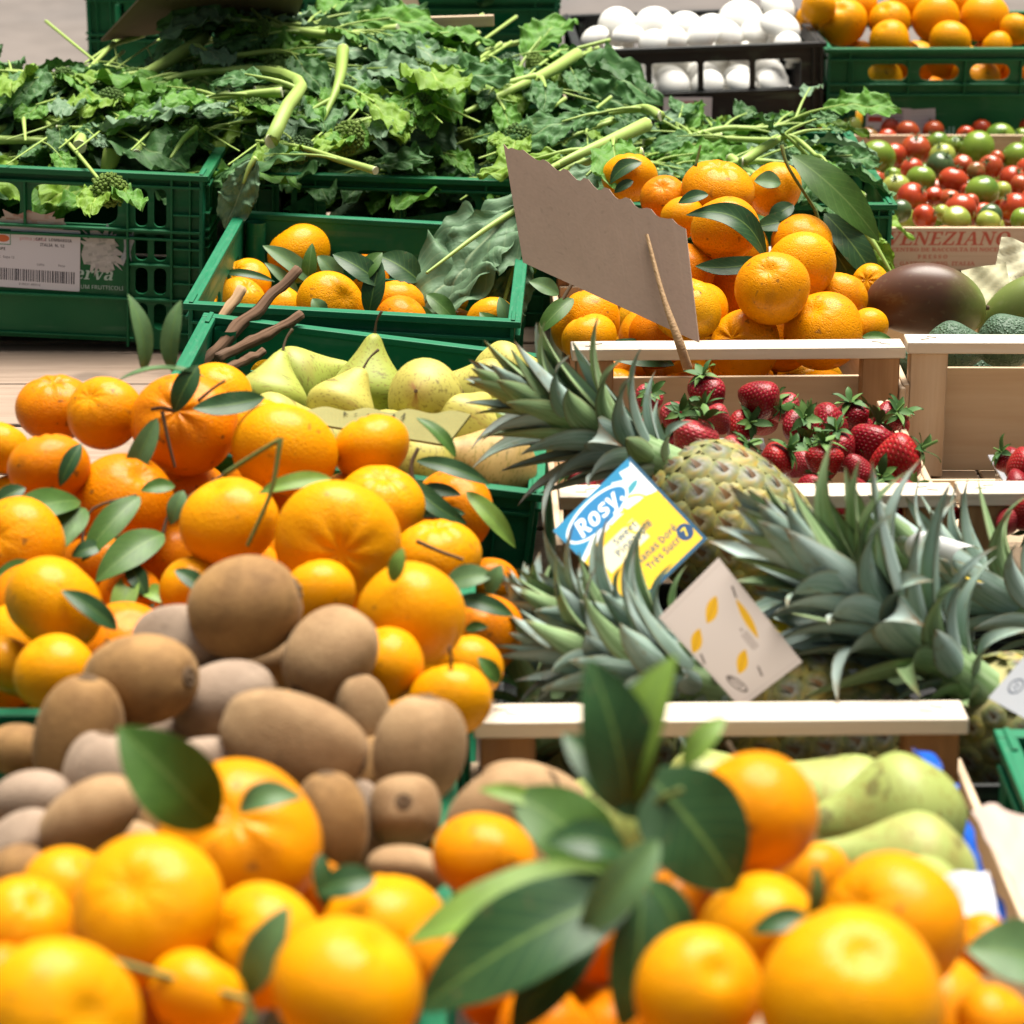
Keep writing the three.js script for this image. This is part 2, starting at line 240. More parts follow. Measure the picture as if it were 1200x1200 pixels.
// column of wooden crates
const pearWood = put(woodCrate('pale wooden crate of green pears with blue tissue beside it', { w: 0.302, d: 0.40, h: RAIL, seed: 3, panel: 0.078, post: darkPost, lowBack: true }), 0.131, TABLE, -1.375, Math.PI + 0.02);
const berryWood = put(woodCrate('shallow wooden crate packed with strawberries behind the pineapples', { w: 0.302, d: 0.385, h: RAIL, seed: 5, panel: 0.052, lowBack: true }), 0.183, TABLE, -2.172, 0.02);
const clemWood = put(woodCrate('wooden crate heaped with leafy clementines behind the strawberries', { w: 0.302, d: 0.40, h: RAIL + 0.001, seed: 7, panel: 0.1 }), 0.199, TABLE, -2.598, 0.03);
const avoWood = put(woodCrate('clean wooden crate holding avocados and mangoes', { w: 0.30, d: 0.40, h: RAIL + 0.004, seed: 9, panel: 0.106, post: pineB, lowBack: true }), 0.510, TABLE, -2.606, -0.01);
const berryWood2 = put(woodCrate('half empty wooden crate with a few strawberries below the avocados', { w: 0.30, d: 0.385, h: RAIL, seed: 11, panel: 0.04, lowBack: true }), 0.489, TABLE, -2.180, 0.01);
// green plastic crates
const kiwiCrate = put(plasticCrate('plastic_crate', 'green plastic crate filled with kiwis', { w: 0.60, d: 0.385, h: RAIL - 0.012, mat: greenPlastic[1] }), -0.332, TABLE, -1.352, 0.0);
const orangeCrate = put(plasticCrate('plastic_crate', 'green plastic crate heaped with clementines behind the kiwis', { w: 0.60, d: 0.43, h: RAIL - 0.006, mat: greenPlastic[1] }), -0.325, TABLE, -1.772, 0.0);
const frontCrate = put(plasticCrate('plastic_crate', 'green plastic crate under the leafy oranges in front of the kiwis', { w: 0.62, d: 0.40, h: RAIL, mat: greenPlastic[1] }), -0.02, TABLE, -0.935, 0.0);
const pearCrate = put(plasticCrate('plastic_crate', 'green plastic crate of yellow pears with dark sticks', { w: 0.315, d: 0.40, h: RAIL - 0.002, mat: greenPlastic[1] }), -0.142, TABLE + 0.016, -2.19, -0.03, -0.118);
const leafyCrate = put(plasticCrate('plastic_crate', 'green plastic crate of leafy oranges behind the pears', { w: 0.315, d: 0.40, h: RAIL + 0.005, mat: greenPlastic[1] }), -0.150, TABLE + 0.004, -2.68, -0.03, -0.05);
const greensA = put(plasticCrate('plastic_crate', 'tall green lattice crate of turnip greens with a barcode label', { w: 0.60, d: 0.40, h: 0.19, style: 'deep' }), -0.625, TABLE + 0.012, -3.075, -0.02, -0.042);
const greensB = put(plasticCrate('plastic_crate', 'dark green crate of turnip greens behind the leafy oranges', { w: 0.36, d: 0.42, h: 0.165, style: 'deep' }), -0.123, TABLE, -3.19, -0.02, -0.03);
const greensC = put(plasticCrate('plastic_crate', 'green crate of turnip greens behind the wooden clementine crate', { w: 0.34, d: 0.42, h: 0.15, style: 'deep' }), 0.245, TABLE, -3.12, 0, 0);
const backOrange = put(plasticCrate('plastic_crate', 'green crate of large oranges with two white labels', { w: 0.40, d: 0.36, h: 0.163, style: 'back' }), 0.637, TABLE, -4.05, 0.01);
const blackCrate = put(plasticCrate('plastic_crate', 'black plastic crate of white mushrooms', { w: 0.352, d: 0.34, h: 0.172, style: 'black', mat: blackPlastic }), 0.262, TABLE, -4.0, 0.035, 0.03);
const backGreens = put(plasticCrate('plastic_crate', 'tall green crate beside the black mushroom crate', { w: 0.37, d: 0.34, h: 0.225, style: 'back' }), -0.115, TABLE, -4.1, 0, 0);
const backGreens2 = put(plasticCrate('plastic_crate', 'green crate behind the tilted dark card', { w: 0.30, d: 0.34, h: 0.235, style: 'deep' }), -0.46, TABLE, -4.1, 0, 0);
const sideCrate = put(plasticCrate('plastic_crate', 'green plastic crate against the side of the wooden pear crate', { w: 0.32, d: 0.40, h: RAIL - 0.016, mat: greenPlastic[1] }), 0.456, TABLE, -1.36, 0.0);
// black tray for the pineapples
{
  const o = thing('pineapple_tray', 'low black tray that the pineapples lie in', 'tray', null, V(0.31, TABLE, -1.775)), w = 0.64, d = 0.372, h = 0.07;
  part('floor_panel', rbox(-w / 2, w / 2, 0.001, 0.006, -d / 2, d / 2), blackPlastic, o);
  for (const s of [-1, 1]) { part('long_wall', rbox(-w / 2, w / 2, 0.0062, h, s > 0 ? d / 2 - 0.005 : -d / 2, s > 0 ? d / 2 : -d / 2 + 0.005), blackPlastic, o); part('end_wall', rbox(s > 0 ? w / 2 - 0.005 : -w / 2, s > 0 ? w / 2 : -w / 2 + 0.005, 0.0062, h - 0.002, -d / 2 + 0.0055, d / 2 - 0.0055), blackPlastic, o); }
}
// tomato tray with printed front board
{
  const front = spot(1095, 282, 0.772), zf = -3.235;
  const o = thing('tomato_tray', 'shallow wooden tray of red and green tomatoes printed in red', 'tray', null, V(0.66, TABLE, zf - 0.275)), w = 0.62, d = 0.55;
  const print = canvasTex(1024, 96, (c, W, H) => {
    c.fillStyle = '#d9bfa4'; c.fillRect(0, 0, W, H);
    const R = rng(8); for (let i = 0; i < 260; i++) { c.fillStyle = `rgba(${R() < 0.5 ? '140,105,80' : '240,222,200'},${0.05 + R() * 0.09})`; c.fillRect(R() * W, R() * H, 40 + R() * 200, 0.6 + R()); }
    c.fillStyle = '#c04a38'; c.font = 'italic bold 44px serif'; c.textBaseline = 'alphabetic'; c.globalAlpha = 0.82;
    c.fillText('VENEZIANO, AM', 158, 38, 340); c.font = 'bold 13px serif'; c.fillText('CENTRO DE RACCOLTA DI NOCERA', 172, 53, 325);
    c.fillText('P R E S S O', 225, 70, 60); c.fillText('EL. GATTOI   ORIG. ITALIA', 165, 86, 230); c.globalAlpha = 1;
  });
  const g = plankGeo(-w / 2, w / 2, 0.002, 0.055, d / 2 - 0.006, d / 2); const n = g.attributes.normal, p = g.attributes.position, uv = g.attributes.uv;
  part('front_board', g, pineB, o);
  const face = new THREE.PlaneGeometry(w - 0.006, 0.05); face.translate(0, 0.0285, d / 2 + 0.0006); part('printed_face', face, M([1, 1, 1], 0.7, { map: print }), o);
  part('back_board', plankGeo(-w / 2, w / 2, 0.002, 0.062, -d / 2, -d / 2 + 0.006, 2), pineB, o);
  for (const s of [-1, 1]) part('side_board', plankGeo(s > 0 ? w / 2 - 0.005 : -w / 2, s > 0 ? w / 2 : -w / 2 + 0.005, 0.002, 0.05, -d / 2 + 0.0062, d / 2 - 0.0062, 4), pineB, o);
  part('floor_board', plankGeo(-w / 2 + 0.006, w / 2 - 0.006, 0.002, 0.006, -d / 2 + 0.0065, d / 2 - 0.0065, 6), plyWood, o);
}
// ---------------------------------------------------------------- fruit: shapes and skins
const sphereSpots = (n, seed) => { const R = rng(seed), a = []; for (let i = 0; i < n; i++) a.push([R(), Math.acos(1 - 2 * R()) / Math.PI, R()]); return a; };
function pits(W, H, n, seed, rad, depth) {                              // little pits spread evenly over a sphere map
  const f = new Float32Array(W * H).fill(0.75);
  for (const [u, v, k] of sphereSpots(n, seed)) {
    const st = 1 / Math.max(0.08, Math.sin(v * Math.PI)), r = rad * (0.6 + 0.8 * k), ry = r * H / Math.PI, rx = r * W / (2 * Math.PI) * st;
    const cx = u * W, cy = v * H;
    for (let y = Math.floor(cy - 2 * ry); y <= cy + 2 * ry; y++) { if (y < 0 || y >= H) continue; for (let x = Math.floor(cx - 2 * rx); x <= cx + 2 * rx; x++) { const q = ((x - cx) / rx) ** 2 + ((y - cy) / ry) ** 2; if (q < 4) { const i = y * W + ((x % W) + W) % W; f[i] -= depth * Math.exp(-q); } } }
  }
  return f;
}
const poreF = pits(1024, 512, 7000, 3, 0.011, 0.5);
const poreMap = tex(1024, 512, (u, v) => clamp(poreF[Math.min(511, v * 512 | 0) * 1024 + Math.min(1023, u * 1024 | 0)]) * 0.8 + 0.2 * fbm(u, v, 60, 30, 4, 2), false);
const peelMap = (seed, c0, c1, blem) => tex(512, 256, (u, v) => {
  const n = fbm(u, v, 5, 3, seed), f = fbm(u, v, 60, 30, seed + 5, 2), sp = sstep(0.80, 0.9, fbm(u, v, 26, 14, seed + 9, 2)) * blem + sstep(0.70, 0.80, fbm(u, v, 7, 4, seed + 13)) * blem * 0.30;
  return mix(mix(c0, c1, clamp(n * 0.9 + (f - 0.5) * 0.35)), [0.20, 0.09, 0.02], clamp(sp));
});
const peelOpts = { bumpMap: poreMap, bumpScale: 0.0007, clearcoat: 0.14, clearcoatRoughness: 0.2, specularIntensity: 0.12 };
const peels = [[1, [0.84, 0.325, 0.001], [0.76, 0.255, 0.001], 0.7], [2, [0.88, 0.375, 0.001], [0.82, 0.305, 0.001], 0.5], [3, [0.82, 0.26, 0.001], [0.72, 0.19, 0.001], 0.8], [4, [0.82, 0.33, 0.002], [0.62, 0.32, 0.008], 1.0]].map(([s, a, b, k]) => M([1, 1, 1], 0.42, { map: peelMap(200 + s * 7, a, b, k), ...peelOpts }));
const citrusGeos = [0, 1, 2, 3, 4, 5].map((k) => { // shapes differ in flatness, shoulder grooves and lumps
  const R = rng(300 + k), flat = [0.86, 0.9, 0.82, 0.94, 0.88, 0.80][k], groove = [0.02, 0.012, 0.07, 0.01, 0.025, 0.06][k], ph = R() * 6, lobes = [9, 10, 8, 11, 9, 8][k];
  return roundBody(44, 28, (a, t) => {
    const y = Math.cos(t), s = Math.sin(t), lump = 1 + 0.022 * Math.sin(2 * a + ph) * s + 0.018 * Math.sin(3 * a + 2 * ph + 2 * t) * s;
    const g = 1 - groove * Math.exp(-((t / 0.75) ** 2)) * (0.5 + 0.5 * Math.cos(lobes * a + ph)) * Math.min(1, t * 4) - groove * 0.5 * Math.exp(-(((Math.PI - t) / 0.4) ** 2)) * (0.5 + 0.5 * Math.cos(lobes * a)) * Math.min(1, (Math.PI - t) * 4);
    let yy = y * flat * g - 0.11 * Math.exp(-((t / 0.22) ** 2)) - 0.03 * Math.exp(-((t / 0.6) ** 2)) + 0.06 * Math.exp(-(((Math.PI - t) / 0.16) ** 2));
    return V(Math.cos(a) * s * lump * g, yy, Math.sin(a) * s * lump * g);
  });
});
const calyxGeo = (() => { const s = new THREE.Shape(); for (let i = 0; i < 10; i++) { const a = i / 10 * 2 * Math.PI, r = i % 2 ? 0.07 : 0.125; i ? s.lineTo(Math.cos(a) * r, Math.sin(a) * r) : s.moveTo(r, 0); } const g = new THREE.ExtrudeGeometry(s, { depth: 0.025, bevelEnabled: true, bevelSize: 0.012, bevelThickness: 0.012, bevelSegments: 1 }); g.rotateX(-Math.PI / 2); return g; })();
// citrus leaf skin: left half of the map is the glossy face, right half the paler back
const leafMap = (seed, top, back) => tex(512, 256, (u, v) => {
  const b = u > 0.5, x = (b ? u - 0.5 : u) * 2 - 0.5, rib = Math.exp(-((x / 0.022) ** 2)), sv = Math.abs(((v * 9 - Math.abs(x) * 5) % 1 + 1) % 1 - 0.5), vein = Math.exp(-((sv / 0.05) ** 2)) * 0.35;
  const n = fbm(u, v, 6, 8, seed), f = fbm(u, v, 50, 40, seed + 3, 2), bl = sstep(0.74, 0.82, fbm(u, v, 12, 12, seed + 5, 3)) * 0.3;
  const c = (b ? back : top).map((q) => q * (0.65 + 0.5 * n + 0.25 * f));
  return mix(mix(c, b ? [0.20, 0.30, 0.10] : [0.12, 0.21, 0.05], clamp(rib + vein)), [0.16, 0.12, 0.05], bl);
});
const leafMats = [[1, [0.024, 0.072, 0.022], [0.09, 0.17, 0.065]], [2, [0.052, 0.125, 0.018], [0.13, 0.23, 0.05]], [3, [0.085, 0.165, 0.060], [0.17, 0.27, 0.13]], [4, [0.16, 0.27, 0.04], [0.22, 0.32, 0.07]]].map(([s, a, b], i) => M([1, 1, 1], [0.42, 0.45, 0.5, 0.5][i], { map: leafMap(400 + s * 5, a, b), clearcoat: 0.05, clearcoatRoughness: 0.35, specularIntensity: 0.4 }));
// a leaf between two points: two faces with a little thickness, folded along the rib
function citrusLeaf(base, tip, width, { roll = 0, arch = 0.12, fold = 0.22, curl = 0, seed = 1, wave = 0.05, side = 0 } = {}) {
  const R = rng(seed * 77 + 5), L = base.distanceTo(tip), al = tip.clone().sub(base).normalize();
  const toCam = CAM.clone().sub(base).normalize(); let n = toCam.multiplyScalar(0.8).addScaledVector(UP, 0.55); n.addScaledVector(al, -n.dot(al)).normalize().applyAxisAngle(al, roll);
  const bi = al.clone().cross(n).normalize(), ph = R() * 6, prof = (v) => 2.05 * Math.pow(v, 0.72) * Math.pow(1 - v, 0.85) * 1.0;
  const pt = (u, v, off) => {
    const x = (u - 0.5) * 2, w = (prof(v) + 0.02) * width * 0.5 * 1.06, bend = arch * L * 4 * v * (1 - v) - curl * L * v * v;
    const p = base.clone().addScaledVector(al, L * v).addScaledVector(n, bend + fold * Math.abs(x) ** 1.3 * w + wave * w * Math.sin(v * 11 + ph + x * 2) * x * x + off).addScaledVector(bi, x * w * (1 - 0.12 * fold) + side * L * 4 * v * (1 - v));
    return p;
  };
  const top = sheet(6, 16, (u, v) => pt(u, v, 0.00025), (u, v) => [0.01 + u * 0.48, v]), bot = sheet(6, 16, (u, v) => pt(1 - u, v, -0.00025), (u, v) => [0.99 - u * 0.48, v]);
  return joined([top, bot]);
}
// ---------------------------------------------------------------- heaps
// rows [u, v, wide, drop, extra]: sight line, width in the picture, level below the eye. Neighbours are slid along their sight lines until they only touch.
function heap(rows, squash = 0.93, nearest = 0) {
  const a = rows.map(([u, v, w, h, x = {}]) => { const d = ray(u, v); return { u, v, d, t: -h / d.y, pr: (x.wy ? (w + x.wy) / 2 : w) / 2 / FPX, w, x }; });
  for (let it = 0; it < 80; it++) for (let i = 0; i < a.length; i++) for (let j = i + 1; j < a.length; j++) {
    const A = a[i], B = a[j], need = (A.pr * A.t + B.pr * B.t) * squash;
    const dx = A.d.x * A.t - B.d.x * B.t, dy = A.d.y * A.t - B.d.y * B.t, dz = A.d.z * A.t - B.d.z * B.t, q = Math.sqrt(dx * dx + dy * dy + dz * dz);
    if (q < need) { const k = (need - q) * 0.22 / A.d.length(), s = A.t < B.t ? -1 : 1; A.t += s * k; B.t -= s * k; }
    A.t = Math.max(A.t, nearest); B.t = Math.max(B.t, nearest);
  }
  return a.map((A) => ({ pos: A.d.clone().multiplyScalar(A.t).add(CAM), r: A.pr * A.t, wx: A.w / 2 / FPX * A.t, wy: (A.x.wy || A.w) / 2 / FPX * A.t, z: A.t, u: A.u, v: A.v, x: A.x }));
}
// fruit under the visible layer: a lattice in the crate, kept where it lies below and behind what is seen
function filler(items, [x0, x1, y0, y1, z0, z1], r, seed, most = 60) {
  const out = [], R = rng(seed), st = r * 1.96;
  for (let k = Math.floor((y1 - y0 - r) / (st * 0.84)), y = y0 + r + k * st * 0.84; k >= 0; k--, y -= st * 0.84) for (let z = z0 - r - (k % 2) * r; z > z1 + r * 0.9; z -= st) for (let x = x0 + r + (k % 2) * r; x < x1 - r * 0.9; x += st) {
    if (out.length >= most) return out;
    const p = V(x + (R() - 0.5) * r * 0.2, y, z + (R() - 0.5) * r * 0.2); let ok = true, under = false;
    for (const it of items) { const d = it.pos.distanceTo(p); if (d < (it.r + r) * 0.86) { ok = false; break; } if (it.pos.y - p.y > 0.25 * r && Math.hypot(it.pos.x - p.x, it.pos.z - p.z) < (it.r + r) * 1.25) under = true; }
    if (ok && under) out.push({ pos: p, r: r * (0.94 + 0.1 * R()), wx: r, wy: r, z: depthOf(p), x: {} });
  }
  return out;
}
const randQ = (R) => new THREE.Quaternion().setFromEuler(new THREE.Euler(R() * 6.28, R() * 6.28, R() * 6.28));
function citrus(it, R, name, label, category, group, geos = citrusGeos) {
  const o = thing(name, label, category, group, it.pos), k = it.x.g ?? Math.floor(R() * 5), m = it.x.m ?? Math.floor(R() * 4);
  const body = part('peel', geos[k], peels[m], o); body.scale.set(it.wx, (it.wx + it.wy) / 2 * 1.02, it.wx);
  if (it.x.pole) aim(body, V(...it.x.pole), R() * 6); else { const tilt = V(R() - 0.5, 0.25 + R() * 0.7, (R() - 0.5) * 1.2); if (R() < 0.25) tilt.negate(); aim(body, tilt, R() * 6); }
  const c = part('calyx', calyxGeo, citrusStem, o); c.quaternion.copy(body.quaternion); c.scale.setScalar(it.wx); c.position.copy(V(0, [0.86, 0.9, 0.82, 0.94, 0.88, 0.80][k] * 0.98 * (it.wx + it.wy) / 2 - it.wx * 0.15, 0).applyQuaternion(body.quaternion));
  return o;
}
function leafOn(o, it, [bu, bv, tu, tv, w, kind, e = {}], seed) {
  const zb = it.z - it.r * (e.kb ?? 1.0), zt = it.z - it.r * (e.kt ?? 1.1);
  const b = deep(bu, bv, zb).sub(it.pos), t = deep(tu, tv, zt).sub(it.pos), W = w / FPX * it.z * (e.wide ?? 1.2);
  const g = citrusLeaf(b.clone().add(it.pos), t.clone().add(it.pos), W, { seed, ...e }); g.translate(-it.pos.x, -it.pos.y, -it.pos.z);
  part('leaf', g, leafMats[kind], o);
}
function twigOn(o, it, pts, w, mat = twigBrown, k = 1.1) { w *= 1.35; const P = pts.map(([u, v, q]) => deep(u, v, it.z - it.r * (q ?? k)).sub(it.pos)); part('twig', limb(P, [w, w * 0.8, w * 0.75], 6), mat, o); }

// ---- oranges in front, clementines behind the kiwis, and the two leafy crates further back
const piles = {
  front: { name: 'orange', cat: 'orange', plain: 'ripe orange in the front heap before the kiwis', leafy: 'orange with big leaves in the front heap before the kiwis', group: 'oranges in the front heap', box: [-0.30, 0.26, TABLE + 0.012, 1.03, -0.76, -1.11], r: 0.034, most: 55, rows: [
    [280, 985, 196, 0.535, { l: 'grooved orange with two leaves at its stalk, against the kiwis', wy: 160, g: 5, m: 0, pole: [0.0, 0.75, 0.65] }], [172, 1066, 184, 0.515, { l: 'large smooth orange next to the grooved leafy orange', wy: 150, m: 1 }], [80, 1045, 112, 0.540, { m: 1 }], [28, 1085, 122, 0.53, { m: 1 }], [305, 1108, 150, 0.53, { l: 'orange with an upright narrow leaf in front of the grooved orange', m: 1 }], [72, 1192, 190, 0.50, { wy: 150, m: 1 }],
    [8, 1150, 92, 0.55, { l: 'orange with one small dark leaf at the twig of the front heap' }], [452, 1090, 150, 0.54, { l: 'orange with a dark leaf tucked behind it, below the kiwis', m: 1 }], [408, 1158, 182, 0.51, { l: 'large orange between the upright small leaf and the big dark leaf', m: 1 }], [568, 1005, 126, 0.548, { l: 'orange under the long pale leaf, touching the kiwis', m: 0, wy: 100 }], [530, 1120, 130, 0.55, { l: 'orange carrying the largest dark leaf and a pale leaf' }], [797, 1062, 88, 0.55, { m: 2, wy: 100 }], [885, 955, 148, 0.505, { l: 'tall orange behind the dark round leaf, beside the green pears', wy: 160, m: 0, g: 3 }],
    [818, 1160, 152, 0.51, { m: 1 }], [888, 1092, 150, 0.535, { l: 'orange with two small leaves between the tall and the biggest orange', m: 1 }], [996, 1168, 216, 0.495, { l: 'biggest orange of the front heap with a smooth round top', m: 1, g: 3, wy: 200 }], [1046, 1085, 176, 0.515, { l: 'orange resting behind the biggest orange, beside the blue wrapping', m: 0, g: 4 }], [1150, 1105, 74, 0.56, { l: 'small orange under the pale round leaf beside the white paper' }], [640, 1215, 120, 0.60, { m: 2 }], [232, 1165, 120, 0.54, { m: 1 }], [1165, 1195, 90, 0.55], [705, 1100, 120, 0.575, { m: 2 }], [715, 1205, 110, 0.60, { m: 2 }], [610, 1085, 110, 0.585, { m: 2 }], [590, 1160, 110, 0.60, { m: 2 }], [665, 1150, 110, 0.60, { m: 2 }], [365, 1045, 90, 0.57, { m: 2 }], [955, 1030, 90, 0.56]] },
  mid: { name: 'clementine', cat: 'clementine', plain: 'clementine in the heap between the kiwis and the pears', leafy: 'clementine with stalk and leaves in the heap between the kiwis and pears', group: 'clementines behind the kiwis', box: [-0.60, -0.045, TABLE + 0.012, 0.99, -1.575, -1.935], r: 0.033, most: 60, rows: [
    [65, 478, 93, 0.585, { l: 'clementine at the back of the heap against the bare planks' }], [122, 484, 90, 0.575, { l: 'clementine at the back of the heap beside the many leaved one' }], [57, 548, 97, 0.585, { l: 'clementine with two short dark leaves below the back row of the heap' }], [216, 497, 126, 0.575, { l: 'clementine with a dark twig and many leaves on top of the heap', pole: [-0.1, 0.6, 0.75], g: 2, m: 2, wy: 108 }], [255, 463, 82, 0.582, { m: 1 }], [300, 505, 80, 0.605, { m: 1 }], [333, 527, 124, 0.582, { l: 'clementine on top of the heap next to the pears and scalloped card', m: 1, wy: 105 }], [435, 524, 92, 0.587, { m: 1 }],
    [145, 588, 118, 0.612, { l: 'shaded clementine carrying the largest leafy twig of the heap', m: 2 }], [268, 612, 119, 0.585, { l: 'clementine with a bent green twig above the topmost kiwi', m: 1, wy: 108, pole: [-0.3, 0.9, 0.1] }], [395, 633, 146, 0.575, { l: 'largest clementine of the heap with creases round its stalk pit', g: 2, m: 1, pole: [0.15, 0.05, 1] }], [446, 590, 104, 0.605, { l: 'clementine with star shaped creases just behind the largest clementine', m: 1, g: 5, pole: [0.1, 1, 0.3] }], [530, 600, 102, 0.635, { l: 'clementine with dark leaves against the crate wall beside the brown pear', m: 2 }], [512, 652, 104, 0.618, { m: 1 }], [482, 720, 128, 0.582, { l: 'clementine with one tiny pale leaf above the wooden crate corner', m: 1, g: 3 }],
    [452, 778, 92, 0.602, { wy: 108, m: 1 }], [568, 742, 92, 0.645, { l: 'shaded clementine with grey green leaves at the crate wall, beside the pineapples', m: 2, wy: 115 }], [548, 783, 82, 0.632, { l: 'clementine with a small leaf above the wooden crate corner, half hidden', m: 1 }], [528, 820, 98, 0.612, { m: 1 }], [372, 697, 92, 0.602, { m: 1 }], [225, 690, 78, 0.625, { l: 'clementine with one dark leaf just behind the topmost kiwi', m: 1 }], [200, 648, 90, 0.65, { m: 2 }], [112, 668, 96, 0.65, { l: 'low shaded clementine with dark leaves in the middle of the heap', m: 2 }], [63, 708, 122, 0.585, { l: 'clementine with a single dark leaf, above the crate corner with kiwis', m: 1, wy: 108 }],
    [63, 787, 96, 0.602, { m: 1 }], [10, 778, 72, 0.622], [18, 640, 118, 0.612, { l: 'large clementine with one green leaf next to the leafy twig', m: 0 }], [2, 525, 66, 0.595, { m: 1 }], [8, 590, 78, 0.635, { m: 1 }], [455, 655, 70, 0.64, { m: 1 }], [150, 700, 80, 0.655, { m: 2 }], [575, 685, 70, 0.68, { m: 2 }], [305, 572, 84, 0.625, { m: 2 }], [222, 578, 92, 0.628, { m: 2 }], [352, 582, 70, 0.64, { m: 2 }], [92, 600, 80, 0.64, { m: 2 }]] },
  rear: { name: 'clementine', cat: 'clementine', plain: 'clementine in the wooden crate behind the strawberries', leafy: 'clementine with dark green leaves in the wooden crate', group: 'clementines in the wooden crate', nearest: 2.545, box: [0.065, 0.335, TABLE + 0.012, 1.0, -2.43, -2.77], r: 0.033, most: 60, rows: [
    [905, 338, 88, 0.621, { l: 'clementine below the big curved leaf in the wooden crate', m: 0, g: 3 }], [965, 388, 95, 0.662, { l: 'largest clementine behind the wooden rail, beside the mango', m: 0, g: 1 }], [873, 405, 87, 0.672, { m: 0 }], [938, 312, 84, 0.622, { m: 1 }], [850, 268, 80, 0.592, { l: 'clementine hidden behind two curved leaves in the wooden crate', m: 0 }], [841, 222, 88, 0.575, { l: 'creased clementine at the very top of the wooden crate heap', m: 0, g: 5, wy: 76, pole: [0.1, 1, 0.2] }], [906, 222, 70, 0.59, { l: 'clementine with the long leafy branch in the wooden crate', m: 1 }], [778, 232, 56, 0.59], [738, 208, 68, 0.585, { l: 'clementine with small curled leaves behind the sign top', m: 1, g: 2 }], [800, 255, 52, 0.60, { m: 1 }],
    [818, 363, 74, 0.656, { m: 1 }], [686, 380, 86, 0.662, { l: 'clementine under the torn cardboard sign in the wooden crate', m: 0 }], [690, 396, 68, 0.664, { m: 1 }], [770, 388, 66, 0.668, { m: 2 }], [985, 348, 64, 0.65], [1020, 332, 46, 0.66, { m: 1 }], [1016, 384, 52, 0.66, { m: 1 }], [855, 335, 70, 0.655, { m: 2 }], [735, 300, 70, 0.64, { m: 2 }]] },
  leafy: { name: 'orange', cat: 'orange', plain: 'orange lying in the green crate behind the pears', leafy: 'orange among loose leaves in the green crate behind the pears', group: 'oranges in the crate behind the pears', box: [-0.28, -0.03, TABLE + 0.02, 0.89, -2.52, -2.85], r: 0.034, most: 40, rows: [
    [350, 297, 77, 0.672, { l: 'orange at the back wall of the crate behind the pears', m: 1 }], [286, 333, 66, 0.69, { m: 1 }], [283, 352, 58, 0.70], [329, 360, 52, 0.705, { m: 1 }], [387, 357, 80, 0.685, { l: 'largest orange in the green crate behind the pears', m: 1 }], [467, 356, 66, 0.69, { m: 0 }], [470, 376, 62, 0.705, { m: 2 }], [575, 374, 58, 0.695, { l: 'orange beside the drooping turnip leaf under the sign', m: 1 }], [455, 414, 46, 0.73], [484, 420, 54, 0.735], [544, 418, 50, 0.735], [300, 395, 50, 0.73], [425, 328, 62, 0.715, { m: 2 }], [520, 348, 60, 0.715, { m: 0 }], [318, 318, 58, 0.715, { m: 2 }], [535, 388, 56, 0.725, { m: 1 }], [428, 388, 60, 0.725, { m: 0 }], [262, 372, 50, 0.725, { m: 1 }]] },
  back: { name: 'orange', cat: 'orange', plain: 'large orange in the labelled green crate beside the mushrooms', leafy: 'large orange in the labelled green crate beside the mushrooms', group: 'oranges beside the mushrooms', nearest: 3.935, box: [0.455, 0.82, TABLE + 0.012, 0.92, -3.89, -4.21], r: 0.036, most: 30, rows:
    [[255, 115, 255], [500, 110, 220], [742, 100, 255], [995, 95, 260], [85, 100, 150], [130, 40, 190], [340, 30, 200], [600, 25, 220], [880, 10, 200], [1160, 150, 170], [500, 210, 215], [815, 215, 225], [1060, 240, 160], [345, 305, 190], [570, 305, 200], [790, 310, 210], [1010, 305, 190], [270, 520, 200], [1075, 540, 200]].map(([x, y, w]) => [930 + x * 0.225, y * 0.225, w * 0.225, y < 60 ? 0.585 : y < 170 ? 0.605 : y < 250 ? 0.622 : y < 400 ? 0.66 : 0.72, { m: y < 260 ? 1 : 0, g: 3 }]) },
};
